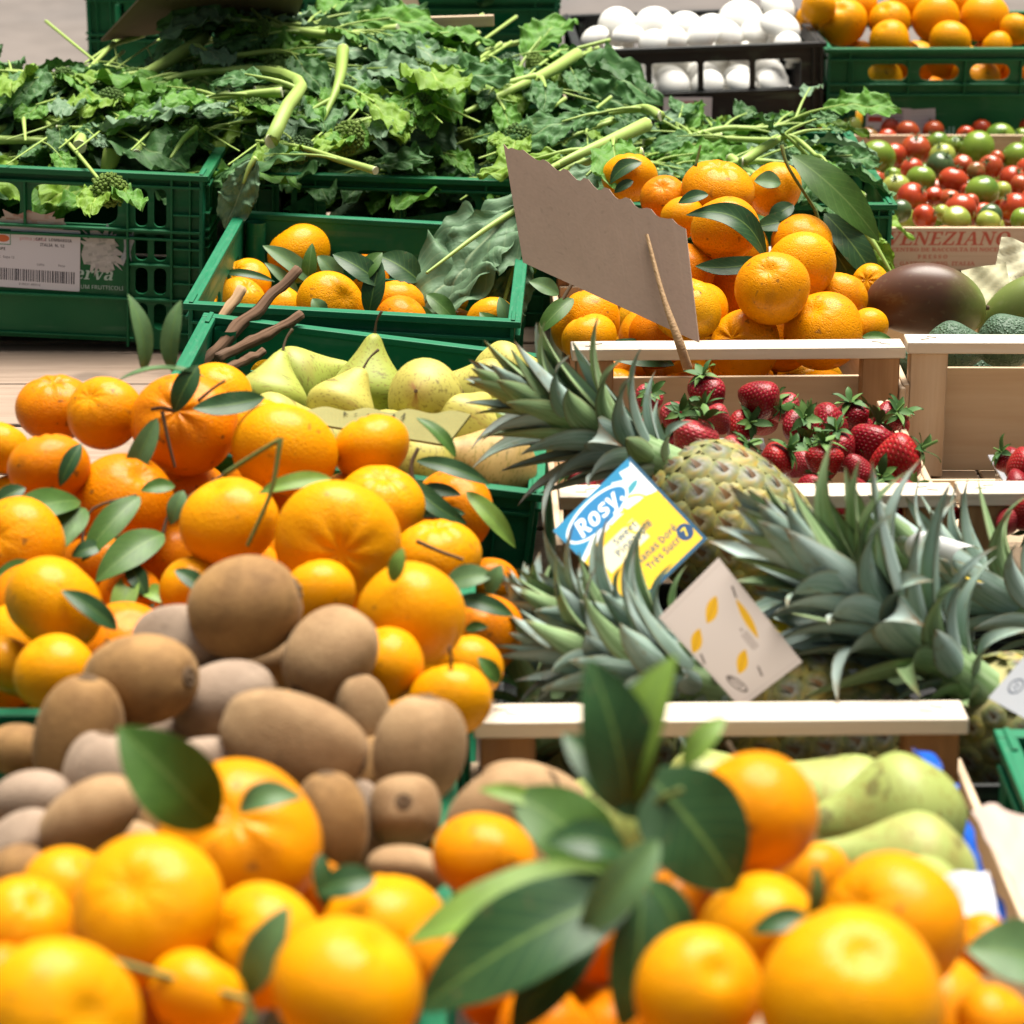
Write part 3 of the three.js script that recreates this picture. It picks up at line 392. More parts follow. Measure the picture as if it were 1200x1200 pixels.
const citrusLeaves = { // pile, fruit, [base u, v, tip u, v, width, kind, extra]
  front: { 12: [[735, 955, 690, 772, 100, 0, { kb: 2.2, kt: 2.6, roll: 0.2 }], [735, 950, 792, 768, 80, 3, { kb: 2.1, kt: 2.3, roll: -0.5 }], [755, 905, 862, 1042, 140, 0, { kb: 1.7, kt: 1.6, fold: 0.12 }], [780, 990, 806, 1032, 30, 2, { kb: 1.9, kt: 1.9 }], [800, 900, 850, 840, 34, 3, { kb: 1.2, kt: 1.0 }]],
    9: [[722, 1022, 598, 928, 100, 1, { kb: 1.5, kt: 1.4, fold: 0.1 }], [640, 945, 562, 925, 26, 3, { kb: 1.4, kt: 1.3 }]],
    10: [[705, 1020, 478, 1105, 78, 3, { kb: 0.9, kt: 1.6, roll: 0.3, side: -0.06 }], [748, 1040, 490, 1185, 126, 0, { kb: 1.8, kt: 2.2, fold: 0.16 }], [772, 985, 678, 1098, 58, 2, { kb: 2.2, kt: 2.4, roll: -0.3 }], [752, 1040, 728, 1205, 80, 0, { kb: 1.7, kt: 2.1, roll: -0.4 }], [760, 1030, 800, 1120, 60, 0, { kb: 1.5, kt: 1.3, roll: -0.5 }], [735, 1000, 640, 985, 56, 0, { kb: 1.5, kt: 1.7, arch: 0.2 }], [745, 960, 660, 860, 60, 0, { kb: 0.9, kt: 0.4 }], [700, 1090, 600, 1210, 70, 0, { kb: 1.2, kt: 1.4 }]],
    0: [[252, 966, 138, 852, 104, 1, { kb: 0.9, kt: 1.3, roll: -0.3, arch: 0.2 }], [280, 950, 354, 934, 40, 2, { kb: 0.8, kt: 0.9, arch: 0.3 }], [375, 1000, 382, 1065, 26, 0, { kb: 0.9, kt: 1.0 }]], 4: [[288, 1168, 338, 1062, 50, 2, { kb: 1.3, kt: 1.3 }], [240, 1150, 300, 1200, 40, 2, { kb: 1.4, kt: 1.5 }]], 7: [[440, 1030, 372, 1046, 46, 0, { kb: 0.8, kt: 0.8 }]],
    14: [[950, 1075, 882, 1092, 34, 0, { kb: 1.1, kt: 1.15 }], [948, 1078, 955, 1012, 24, 2, { kb: 1.1, kt: 1.2, roll: 0.7 }]], 17: [[1245, 1135, 1132, 1112, 92, 2, { kb: 1.2, kt: 1.5 }], [1120, 1150, 1135, 1205, 40, 0, { kb: 1.1, kt: 1.2 }]], 6: [[90, 1128, 20, 1135, 30, 0, { kb: 1.2, kt: 1.2 }]] },
  mid: { 3: [[240, 442, 138, 446, 22, 2, { kb: 1.0, kt: 1.3, roll: 0.8 }], [168, 436, 150, 345, 30, 2, { kb: 0.9, kt: 1.0, roll: 0.6 }], [202, 436, 212, 352, 30, 2, { kb: 0.9, kt: 0.9, roll: -0.5 }], [232, 428, 204, 484, 32, 0, { kb: 1.1, kt: 1.1 }], [310, 466, 226, 479, 34, 0, { kb: 1.0, kt: 1.3, arch: -0.05 }], [184, 490, 141, 572, 30, 2, { kb: 1.2, kt: 1.3, roll: -0.4 }], [192, 568, 108, 572, 20, 2, { kb: 1.2, kt: 1.4 }]],
    8: [[94, 588, -6, 616, 44, 1, { kb: 1.5, kt: 2.9 }], [100, 596, 44, 662, 46, 1, { kb: 1.5, kt: 2.6 }], [164, 582, 96, 658, 38, 1, { kb: 1.4, kt: 2.2 }], [192, 626, 112, 682, 48, 1, { kb: 1.6, kt: 2.6 }], [157, 672, 134, 738, 32, 3, { kb: 2.2, kt: 2.8 }], [205, 570, 165, 575, 22, 1, { kb: 1.0, kt: 1.2 }], [215, 575, 200, 615, 24, 2, { kb: 1.1, kt: 1.2 }], [168, 690, 198, 708, 24, 3, { kb: 2.2, kt: 2.6 }], [178, 700, 150, 722, 30, 0, { kb: 2.0, kt: 2.4 }]],
    2: [[30, 572, -12, 596, 26, 0, { kb: 1.2, kt: 1.4 }], [95, 520, 70, 570, 22, 0, { kb: 1.0, kt: 1.2 }]], 26: [[48, 668, -8, 676, 30, 1, { kb: 1.1, kt: 1.3 }]], 22: [[150, 660, 172, 700, 26, 0, { kb: 1.6, kt: 1.9 }], [120, 640, 84, 652, 24, 0, { kb: 1.5, kt: 1.7 }]], 20: [[205, 668, 250, 700, 24, 0, { kb: 1.1, kt: 1.2 }]], 17: [[585, 800, 560, 770, 22, 1, { kb: 1.0, kt: 1.1 }]],
    23: [[137, 738, 72, 692, 30, 0, { kb: 0.9, kt: 1.05 }]], 9: [[388, 561, 303, 578, 24, 3, { kb: 0.5, kt: 0.8 }]],
    12: [[488, 540, 574, 568, 24, 0, { kb: 1.1, kt: 1.1 }], [534, 536, 488, 490, 22, 1, { kb: 1.0, kt: 1.0, roll: 0.4 }], [478, 560, 547, 614, 28, 0, { kb: 1.2, kt: 1.3, side: 0.12 }], [546, 576, 604, 642, 26, 3, { kb: 1.1, kt: 1.2 }], [545, 602, 488, 606, 18, 0, { kb: 1.2, kt: 1.3 }], [490, 575, 540, 580, 20, 0, { kb: 1.1, kt: 1.2 }]],
    16: [[522, 684, 578, 674, 34, 2, { kb: 1.1, kt: 1.1 }], [572, 696, 588, 662, 24, 2, { kb: 1.1, kt: 1.1 }], [535, 702, 602, 722, 26, 0, { kb: 1.1, kt: 1.1 }], [545, 738, 572, 735, 16, 1, { kb: 1.0, kt: 1.1 }]], 14: [[460, 682, 472, 642, 22, 3, { kb: 0.9, kt: 0.9 }]] },
  rear: { 4: [[898, 304, 804, 252, 36, 0, { kb: 1.0, kt: 1.0, side: 0.16, arch: 0.2 }], [896, 306, 815, 312, 28, 0, { kb: 1.0, kt: 1.0, arch: -0.1 }], [830, 228, 795, 238, 18, 0, { kb: 1.1, kt: 1.1 }]],
    6: [[928, 182, 1030, 282, 50, 1, { kb: 1.0, kt: 1.2, fold: 0.1 }], [966, 250, 1030, 335, 40, 0, { kb: 1.0, kt: 1.4, fold: 0.1 }], [945, 262, 882, 268, 30, 0, { kb: 1.0, kt: 1.2 }], [960, 260, 1012, 345, 30, 0, { kb: 0.7, kt: 1.0, roll: 0.5 }], [985, 300, 1008, 362, 28, 1, { kb: 0.8, kt: 1.3, roll: 0.4 }], [915, 215, 884, 212, 26, 2, { kb: 1.1, kt: 1.1 }], [960, 270, 965, 330, 22, 1, { kb: 0.9, kt: 1.1, roll: 0.7 }], [930, 240, 900, 262, 26, 0, { kb: 1.0, kt: 1.1 }]],
    8: [[752, 190, 715, 215, 22, 0, { kb: 1.05, kt: 1.1, side: 0.1 }], [742, 212, 720, 226, 14, 0, { kb: 1.05, kt: 1.1 }]], 16: [[1010, 395, 1045, 398, 14, 1, { kb: 1.0, kt: 1.0 }]], 11: [[672, 350, 630, 392, 26, 1, { kb: 0.9, kt: 1.3 }], [655, 345, 620, 330, 24, 2, { kb: 0.9, kt: 1.0 }], [700, 412, 790, 428, 40, 0, { kb: 0.7, kt: 0.7 }]] },
  leafy: { 0: [[372, 335, 308, 288, 26, 2, { kb: 1.1, kt: 1.1 }], [360, 340, 366, 285, 20, 1, { kb: 1.1, kt: 1.1 }], [400, 330, 372, 300, 28, 2, { kb: 1.0, kt: 1.1 }], [350, 345, 310, 308, 16, 2, { kb: 1.3, kt: 1.3 }]], 4: [[448, 335, 390, 298, 34, 0, { kb: 0.8, kt: 0.7 }], [432, 370, 446, 305, 30, 0, { kb: 0.8, kt: 0.7 }], [420, 330, 448, 296, 26, 1, { kb: 0.8, kt: 0.7 }], [380, 372, 366, 350, 22, 2, { kb: 1.1, kt: 1.1 }]], 6: [[500, 345, 535, 378, 26, 1, { kb: 1.3, kt: 1.4 }], [520, 372, 480, 392, 22, 0, { kb: 1.4, kt: 1.4 }]], 5: [[492, 330, 445, 300, 44, 0, { kb: -0.2, kt: -0.4 }], [516, 384, 458, 362, 20, 1, { kb: 1.0, kt: 1.1, arch: 0.25 }]], 1: [[276, 334, 228, 352, 18, 3, { kb: 1.0, kt: 1.2 }], [260, 320, 322, 330, 12, 0, { kb: 1.2, kt: 1.2 }]], 7: [[592, 402, 562, 366, 26, 1, { kb: 1.1, kt: 1.1 }], [600, 395, 585, 348, 24, 2, { kb: 1.0, kt: 1.0 }], [545, 380, 512, 386, 24, 2, { kb: 0.9, kt: 0.9 }]] },
};
for (const [key, P] of Object.entries(piles)) {
  const items = heap(P.rows, 0.93, P.nearest), R = rng(900 + key.length * 31), leaves = citrusLeaves[key] || {};
  items.forEach((it, i) => {
    const o = citrus(it, R, P.name, it.x.l || (leaves[i] ? P.leafy : P.plain), P.cat, P.group);
    (leaves[i] || []).forEach((l, k) => leafOn(o, it, l, i * 10 + k + 1));
    if (key === 'mid' && i === 3) { twigOn(o, it, [[205, 482], [190, 478], [177, 480]], 0.0012); twigOn(o, it, [[190, 482, 1.1], [198, 520, 1.15], [205, 548, 1.1]], 0.0011); twigOn(o, it, [[232, 470], [250, 455], [264, 446]], 0.0010); }
    if (key === 'mid' && i === 9) { twigOn(o, it, [[263, 556, 0.9], [295, 535, 1.2], [328, 515, 1.5]], 0.0014, citrusStem); twigOn(o, it, [[329, 513, 1.5], [318, 575, 1.5], [290, 640, 1.4]], 0.0013, citrusStem); }
    if (key === 'mid' && i === 8) { twigOn(o, it, [[190, 628, 1.3], [200, 600, 1.2], [262, 556, 1.1]], 0.0010); twigOn(o, it, [[95, 655, 1.5], [105, 600, 1.2], [160, 580, 1.1]], 0.0009); }
    if (key === 'mid' && i === 13) twigOn(o, it, [[488, 634], [515, 646], [543, 656]], 0.0011);
    if (key === 'mid' && i === 18) twigOn(o, it, [[528, 785, 1.0], [529, 775, 1.1], [527, 757, 1.2]], 0.0009);
    if (key === 'rear' && i === 6) { twigOn(o, it, [[916, 170, 1.0], [922, 192, 1.05], [955, 245, 1.0]], 0.0016, citrusStem); twigOn(o, it, [[955, 245, 1.0], [960, 262, 1.0], [965, 290, 0.9]], 0.0016, citrusStem); }
    if (key === 'rear' && i === 5) twigOn(o, it, [[815, 195, 0.7], [818, 182, 0.7], [821, 170, 0.7]], 0.0012, citrusStem);
    if (key === 'rear' && i === 11) twigOn(o, it, [[640, 385, 1.2], [660, 350, 1.0], [674, 326, 0.8]], 0.0018);
    if (key === 'front' && i === 12) twigOn(o, it, [[760, 1000, 1.8], [770, 940, 1.9], [800, 925, 2.0]], 0.0014, citrusStem);
    if (key === 'front' && i === 9) twigOn(o, it, [[735, 1030, 2.0], [760, 985, 2.1], [778, 950, 2.2]], 0.0020, citrusStem);
    if (key === 'front' && i === 1) twigOn(o, it, [[100, 1118, 1.2], [180, 1140, 1.4], [290, 1172, 1.4]], 0.0014, citrusStem);
    if (key === 'mid' && i === 12) twigOn(o, it, [[486, 575, 1.2], [482, 545, 1.1], [490, 525, 1.0]], 0.0014);
  });
  for (const it of filler(items, P.box, P.r, 5, P.most)) citrus(it, R, P.name, P.plain, P.cat, P.group);
}

// ---- kiwis
const kiwiTex = (seed, c0, c1) => tex(512, 256, (u, v) => { const n = clamp((fbm(u, v, 5, 4, seed) - 0.5) * 1.8 + 0.5), hairs = fbm(u, v, 240, 90, seed + 3, 3), p = sstep(0.6, 0.8, fbm(u, v, 10, 6, seed + 7)); return mix(mix(c0, c1, clamp(0.75 * n + 0.6 * hairs - 0.17)), c1.map((x) => x * 0.6), p * 0.35); });
const kiwiBump = tex(512, 256, (u, v) => fbm(u, v, 240, 110, 71, 3), false);
const kiwiMats = [[1, [0.44, 0.25, 0.09], [0.20, 0.10, 0.035]], [2, [0.50, 0.325, 0.165], [0.27, 0.155, 0.07]], [3, [0.46, 0.34, 0.245], [0.28, 0.195, 0.135]]].map(([s, a, b]) => M([1, 1, 1], 0.8, { map: kiwiTex(500 + s * 3, a, b), bumpMap: kiwiBump, bumpScale: 0.0005, sheen: 0.4, sheenRoughness: 0.6, sheenColor: new THREE.Color(0.62, 0.48, 0.34) }));
const kiwiGeos = [0, 1, 2].map((k) => roundBody(36, 26, (a, t) => { const y = Math.cos(t), s = Math.pow(Math.sin(t), [0.86, 0.92, 0.8][k]), fl = 1 - [0.08, 0.03, 0.12][k] * Math.cos(2 * a); return V(Math.cos(a) * s * 0.78 * fl, y * 1.0 - 0.05 * Math.exp(-((t / 0.22) ** 2)) + 0.05 * Math.exp(-(((Math.PI - t) / 0.2) ** 2)) + 0.03 * Math.sin(a + k) * s, Math.sin(a) * s * 0.78 * (2 - fl)); }));
const kiwiNub = (() => { const g = []; for (let i = 0; i < 9; i++) { const a = i / 9 * 6.283; const c = new THREE.ConeGeometry(0.035, 0.09, 5); c.rotateX(0.9); c.translate(0, 0.0, 0.09); c.rotateY(a); g.push(c); } const t = new THREE.TorusGeometry(0.10, 0.03, 6, 16); t.rotateX(Math.PI / 2); g.push(t); const k = new THREE.SphereGeometry(0.055, 8, 6); g.push(k); return joined(g); })();
const nubMat = M([0.16, 0.10, 0.055], 0.95);
{
  // width, height in the picture, tilt of the long axis there, whether an end looks at us
  const rows = [[287, 712, 126, 122, 0.56, 20], [214, 750, 150, 88, 0.58, 5, 2, 0.65], [387, 768, 114, 110, 0.578, 230, 1, 0.45], [165, 797, 147, 112, 0.557, 5, 0, 0.5], [262, 820, 128, 90, 0.582, 15, 2], [345, 867, 180, 122, 0.552, -20, 1], [425, 838, 72, 96, 0.605, 100, 1], [492, 878, 114, 122, 0.58, 80, 1], [475, 950, 98, 92, 0.588, 90, 1, 0.95], [428, 968, 64, 112, 0.597, 100, 2], [388, 965, 92, 124, 0.578, 95, 0], [92, 868, 106, 160, 0.578, 80, 0, 0.2], [115, 912, 96, 110, 0.588, 80, 2], [20, 878, 78, 62, 0.60, 0, 0], [36, 938, 100, 72, 0.583, 10, 2], [104, 958, 132, 84, 0.563, 35, 1], [30, 990, 100, 80, 0.578, 30, 2], [242, 900, 116, 82, 0.568, 5, 2], [140, 990, 96, 62, 0.588, 5, 1], [590, 952, 150, 104, 0.578, 35, 1], [625, 930, 132, 74, 0.60, -15, 1], [476, 1020, 96, 60, 0.592, -5, 1], [20, 1022, 66, 66, 0.587, 20, 0], [62, 1010, 90, 64, 0.59, 20, 1], [205, 870, 100, 90, 0.61, 20, 2], [325, 770, 90, 80, 0.61, 20, 1], [440, 905, 80, 90, 0.625, 60, 0]];
  const kiwiLabels = { 0: 'topmost round kiwi leaning on the clementines', 1: 'greyish kiwi with its ringed end showing, under the topmost kiwi', 2: 'round kiwi beside the topmost kiwi, touching the clementines', 3: 'golden brown kiwi with a dark end, beside the greyish ringed kiwi', 5: 'largest oblong kiwi in the middle of the crate', 7: 'upright kiwi beside the wooden crate corner', 8: 'small kiwi whose ringed end faces out', 11: 'tall narrow kiwi at the crate corner below a clementine', 15: 'pale slanting kiwi beside the big orange leaf', 19: 'slanting kiwi against the wooden pear crate' };
  const items = heap(rows.map(([u, v, w, hh, h, tilt, m = 0, end = 0], i) => [u, v, w, h, { wy: hh, tilt, m, end, l: kiwiLabels[i] }]), 0.88), R = rng(61);
  const fill = filler(items, [-0.61, -0.045, TABLE + 0.012, 0.985, -1.18, -1.53], 0.028, 8, 50);
  for (const it of [...items, ...fill]) {
    const o = thing('kiwi', it.x.l || 'brown fuzzy kiwi in the green crate behind the front oranges', 'kiwi', 'kiwis in the green crate', it.pos), k = Math.floor(R() * 3);
    const body = part('skin', kiwiGeos[k], kiwiMats[it.x.m ?? Math.floor(R() * 3)], o);
    const f = it.x.tilt === undefined, big = Math.max(it.wx, it.wy), small = Math.min(it.wx, it.wy), a = (it.x.tilt || 0) * Math.PI / 180;
    if (f) { body.quaternion.copy(randQ(R)); body.scale.setScalar(it.r * 1.1); } else {
      const e = it.x.end, right = V(1, 0, 0), up = V(0, CS, -SN), view = V(0, SN, CS); const long = right.multiplyScalar(Math.cos(a)).addScaledVector(up, Math.sin(a)).multiplyScalar(Math.sqrt(1 - e * e)).addScaledVector(view, e);
      if (e < 0.1 && R() < 0.5) long.addScaledVector(view, (R() - 0.5) * 0.5);
      aim(body, long, R() * 6); body.scale.set(small / 0.78, Math.max(big, small * 1.12), small / 0.78);
    }
    for (const s of [1, -1]) { const n = part(s > 0 ? 'blossom_end' : 'stem_end', kiwiNub, nubMat, o); n.quaternion.copy(body.quaternion); if (s < 0) n.rotateX(Math.PI); n.position.copy(V(0, s * body.scale.y * 0.955, 0).applyQuaternion(body.quaternion)); n.scale.setScalar(body.scale.x * (s > 0 ? 1.35 : 0.8)); }
  }
}

// ---- pears
const pearTex = (seed, c0, c1, rus) => tex(512, 512, (u, v) => { const n = fbm(u, v, 4, 5, seed), d = sstep(0.66, 0.74, fbm(u, v, 60, 70, seed + 3, 2)), r = sstep(0.56, 0.76, fbm(u, v, 5, 6, seed + 5, 5)) * rus + sstep(0.10, 0.0, v) * 0.5 * rus, st = sstep(0.70, 0.80, fbm(u, v, 8, 8, seed + 8, 4)); return mix(mix(mix(mix(c0, c1, n), [0.25, 0.20, 0.04], d * 0.7), [0.40, 0.23, 0.07], r), [0.10, 0.06, 0.02], st * 0.6); });
const pearMats = [[1, [0.44, 0.48, 0.09], [0.34, 0.40, 0.06], 0.3], [2, [0.60, 0.53, 0.12], [0.46, 0.41, 0.07], 0.75], [3, [0.56, 0.40, 0.14], [0.44, 0.28, 0.09], 0.7], [4, [0.40, 0.45, 0.13], [0.29, 0.36, 0.08], 0.25]].map(([s, a, b, r]) => M([1, 1, 1], 0.5, { map: pearTex(600 + s * 9, a, b, r), clearcoat: 0.12, clearcoatRoughness: 0.5 }));
const pearGeos = [[0.80, 0.36, 0.10], [0.74, 0.30, 0.18], [0.86, 0.46, 0.05], [0.62, 0.26, 0.2]].map(([bulge, neck, bend], k) => roundBody(32, 36, (a, t) => { // stalk end at +y = 1, blossom end at -y
  const v = t / Math.PI, y = 1 - 2 * (v + 0.03 * Math.sin(v * 6.283)), w = sstep(0.08, 0.72, v), r = (neck * Math.pow(clamp(Math.sin(Math.min(v * 3.2, 1.5708))), 0.55) * (1 - w) + bulge * w * Math.pow(clamp(Math.sin(Math.PI * (0.12 + 0.88 * v) )), 0.62) * 1.02);
  const dim = -0.05 * Math.exp(-((t / 0.14) ** 2)) + 0.12 * Math.exp(-(((Math.PI - t) / 0.3) ** 2)), lump = 1 + 0.025 * Math.sin(3 * a + k + y * 2);
  return V(Math.cos(a) * r * lump + bend * (y > 0 ? y * y : 0) * 0.8, y + dim, Math.sin(a) * r * lump); }));
function pear(u, v, z, len, dir, mat, geo, label, group, stalk = 0.02, stain) {
  const p = deep(u, v, z), o = thing('pear', label, 'pear', group, p), b = part('skin', pearGeos[geo], pearMats[mat], o); b.scale.setScalar(len / 2);
  const d = V(1, 0, 0).multiplyScalar(dir[0]).addScaledVector(V(0, CS, -SN), dir[1]).addScaledVector(V(0, SN, CS), dir[2] || 0); aim(b, d, dir[3] || 0);
  const bend = [0.10, 0.18, 0.05, 0.2][geo] * 0.8;
  const st = limb([V(bend * 0.95, 0.9, 0), V(bend + 0.03, 1.0 + stalk / len, 0.02), V(bend + 0.12, 1.0 + 2 * stalk / len, 0.03)], [0.03, 0.022, 0.035], 6); const sm = part('stalk', st, twigBrown, o); sm.scale.setScalar(len / 2); sm.quaternion.copy(b.quaternion);
  const e = part('blossom_end', kiwiNub, nubMat, o); e.quaternion.copy(b.quaternion); e.rotateX(Math.PI); e.position.copy(V(0, -0.895 * len / 2, 0).applyQuaternion(b.quaternion)); e.scale.setScalar(len * 0.16);
  return o;
}
{
  const G = 'pears in the green crate', lab = ['green pear in the green crate of pears', 'yellow pear in the green crate of pears', 'russet brown pear in the green crate of pears'];
  const L = (u, v, z, len, dir, m, g, st) => pear(u, v, z, len, dir, m, g, lab[[0, 1, 2, 0][m]], G, st);
  L(432, 446, 2.30, 0.085, [0.05, 1, 0.1], 0, 0, 0.016); L(500, 466, 2.20, 0.078, [0.2, -0.1, -0.9], 1, 2, 0.01); L(402, 474, 2.21, 0.075, [0.35, 0.75, -0.3], 1, 2, 0.018); L(358, 446, 2.33, 0.090, [0.9, 0.35, -0.2], 0, 0, 0.016); L(318, 462, 2.24, 0.085, [0.1, 0.8, -0.35], 0, 0, 0.018); L(572, 548, 2.14, 0.092, [-0.75, 0.25, 0.25], 2, 2, 0.01);
  L(560, 462, 2.30, 0.095, [-0.9, 0.15, 0.1], 1, 1, 0.014); L(545, 500, 2.20, 0.085, [0.3, 0.5, -0.5], 1, 2, 0.016); L(605, 500, 2.26, 0.085, [-0.6, 0.3, 0], 0, 0, 0.014); L(460, 520, 2.16, 0.080, [0.2, 0.4, -0.6], 1, 2, 0.014); L(330, 500, 2.18, 0.080, [0.6, 0.2, -0.4], 1, 0, 0.012); L(390, 528, 2.16, 0.080, [0.9, 0.1, -0.4], 1, 2, 0.012); L(500, 550, 2.13, 0.075, [0.5, -0.2, -0.4], 1, 2, 0.012); L(600, 440, 2.38, 0.085, [0.8, 0.1, -0.2], 1, 0, 0.012); L(470, 470, 2.32, 0.08, [-0.8, 0.1, -0.2], 0, 0, 0.01); L(420, 520, 2.27, 0.08, [0.8, 0.1, -0.2], 1, 0, 0.01); L(540, 540, 2.24, 0.08, [0.8, 0.1, -0.2], 0, 0, 0.01);
  const G2 = 'green pears in the wooden crate', K = (u, v, z, len, dir, m, g, st) => pear(u, v, z, len, dir, m, g, 'green pear lying in the pale wooden crate', G2, st);
  K(1040, 962, 1.46, 0.100, [-0.95, -0.1, 0.1, 0.5], 3, 0, 0.02); K(1050, 1022, 1.38, 0.100, [-0.9, 0.2, 0.1, 2], 3, 1, 0.012); K(968, 952, 1.54, 0.105, [-0.85, 0.45, 0, 1], 3, 0, 0.014); K(842, 930, 1.58, 0.085, [0.8, 0.4, 0.2], 3, 0, 0.014); K(690, 965, 1.55, 0.09, [-0.8, 0.2, 0.1], 3, 0, 0.012); K(1060, 1075, 1.33, 0.09, [-0.8, 0.2, 0.2], 3, 0, 0.012);
}
// ---- strawberries
const seedF = (() => { const W = 512, H = 512, f = new Float32Array(W * H * 2); const rows = 15; for (let j = 0; j < rows; j++) { const n = 20; for (let i = 0; i < n; i++) { const cx = (i + (j % 2) * 0.5) / n * W, cy = (j + 0.5) / rows * H; for (let y = -16; y <= 16; y++) for (let x = -12; x <= 12; x++) { const q = (x / 5.2) ** 2 + (y / 7.5) ** 2, s = (x / 2.2) ** 2 + (y / 4.2) ** 2, Y = Math.floor(cy + y), X = ((Math.floor(cx + x) % W) + W) % W; if (Y < 0 || Y >= H) continue; f[(Y * W + X) * 2] = Math.max(f[(Y * W + X) * 2], Math.exp(-q)); f[(Y * W + X) * 2 + 1] = Math.max(f[(Y * W + X) * 2 + 1], Math.exp(-(s ** 2))); } } } return f; })();
const sAt = (u, v, k) => seedF[(Math.min(511, v * 512 | 0) * 512 + Math.min(511, u * 512 | 0)) * 2 + k];
const berryBump = tex(512, 512, (u, v) => 0.75 - 0.75 * sAt(u, v, 0) + 0.35 * sAt(u, v, 1), false);
const berryMats = [[1, [0.36, 0.008, 0.020], [0.19, 0.003, 0.010]], [2, [0.46, 0.016, 0.016], [0.28, 0.006, 0.010]], [3, [0.50, 0.065, 0.07], [0.30, 0.008, 0.020]]].map(([s, a, b]) => M([1, 1, 1], 0.36, { map: tex(512, 512, (u, v) => mix(mix(a, b, fbm(u, v, 5, 5, 700 + s)), [0.55, 0.30, 0.08], sAt(u, v, 1) * 0.7)), bumpMap: berryBump, bumpScale: 0.0016, clearcoat: 0.2, clearcoatRoughness: 0.25, specularIntensity: 0.3 }));
const berryGeos = [0, 1, 2].map((k) => roundBody(28, 24, (a, t) => { const v = t / Math.PI, r = Math.pow(Math.sin(Math.min(1, v * 2.4) * Math.PI / 2), 0.6) * Math.pow(1 - Math.pow(v, [1.9, 2.4, 1.6][k]), 0.62) * 0.78, l = 1 + 0.05 * Math.sin(2 * a + k * 2) + 0.04 * Math.sin(3 * a + k); return V(Math.cos(a) * r * l, 0.72 - 1.55 * v - 0.10 * Math.exp(-((v / 0.12) ** 2)), Math.sin(a) * r * l * [1, 0.85, 0.92][k]); }));
const sepalGeos = [0, 1, 2].map((k) => sheet(2, 5, (u, v) => { const w = 0.16 * Math.sin(Math.PI * Math.pow(v * 0.93 + 0.05, 0.7)), x = (u - 0.5) * 2 * w; return V(x, [0.1, 0.28, 0.02][k] * Math.sin(v * 2.6) + Math.abs(u - 0.5) * 0.08 + [0.12, 0.3, -0.25][k] * v * v, 0.05 + v * 0.62); }));
const sepalMats = [M([0.06, 0.15, 0.03], 0.6), M([0.12, 0.23, 0.05], 0.6), M([0.05, 0.13, 0.035], 0.6)];
function berry(u, v, z, size, dir, R, label, group) {
  const o = thing('strawberry', label, 'strawberry', group, deep(u, v, z)), b = part('flesh', berryGeos[Math.floor(R() * 3)], berryMats[R() < 0.45 ? 0 : R() < 0.6 ? 1 : 2], o); b.scale.setScalar(size / 2);
  const d = V(1, 0, 0).multiplyScalar(dir[0]).addScaledVector(V(0, CS, -SN), dir[1]).addScaledVector(V(0, SN, CS), dir[2] || 0).normalize(); aim(b, d, R() * 6);
  const n = 9; for (let i = 0; i < n; i++) { const s = part('sepal', sepalGeos[Math.floor(R() * 3)], sepalMats[Math.floor(R() * 3)], o); s.quaternion.copy(b.quaternion); s.rotateOnAxis(UP, i / n * 6.283 + R() * 0.4); s.scale.setScalar(Math.min(0.022, size * 0.52) * (0.85 + 0.4 * R())); s.position.copy(V(0, size / 2 * 0.66, 0).applyQuaternion(b.quaternion)); }
  if (R() < 0.5) { const st = part('stalk', limb([V(0, 0.6, 0), V(0.05, 0.85, 0), V(0.14, 1.15, 0.05)], [0.06, 0.045], 5), sepalMats[1], o); st.scale.setScalar(size / 2); st.quaternion.copy(b.quaternion); }
  return o;
}
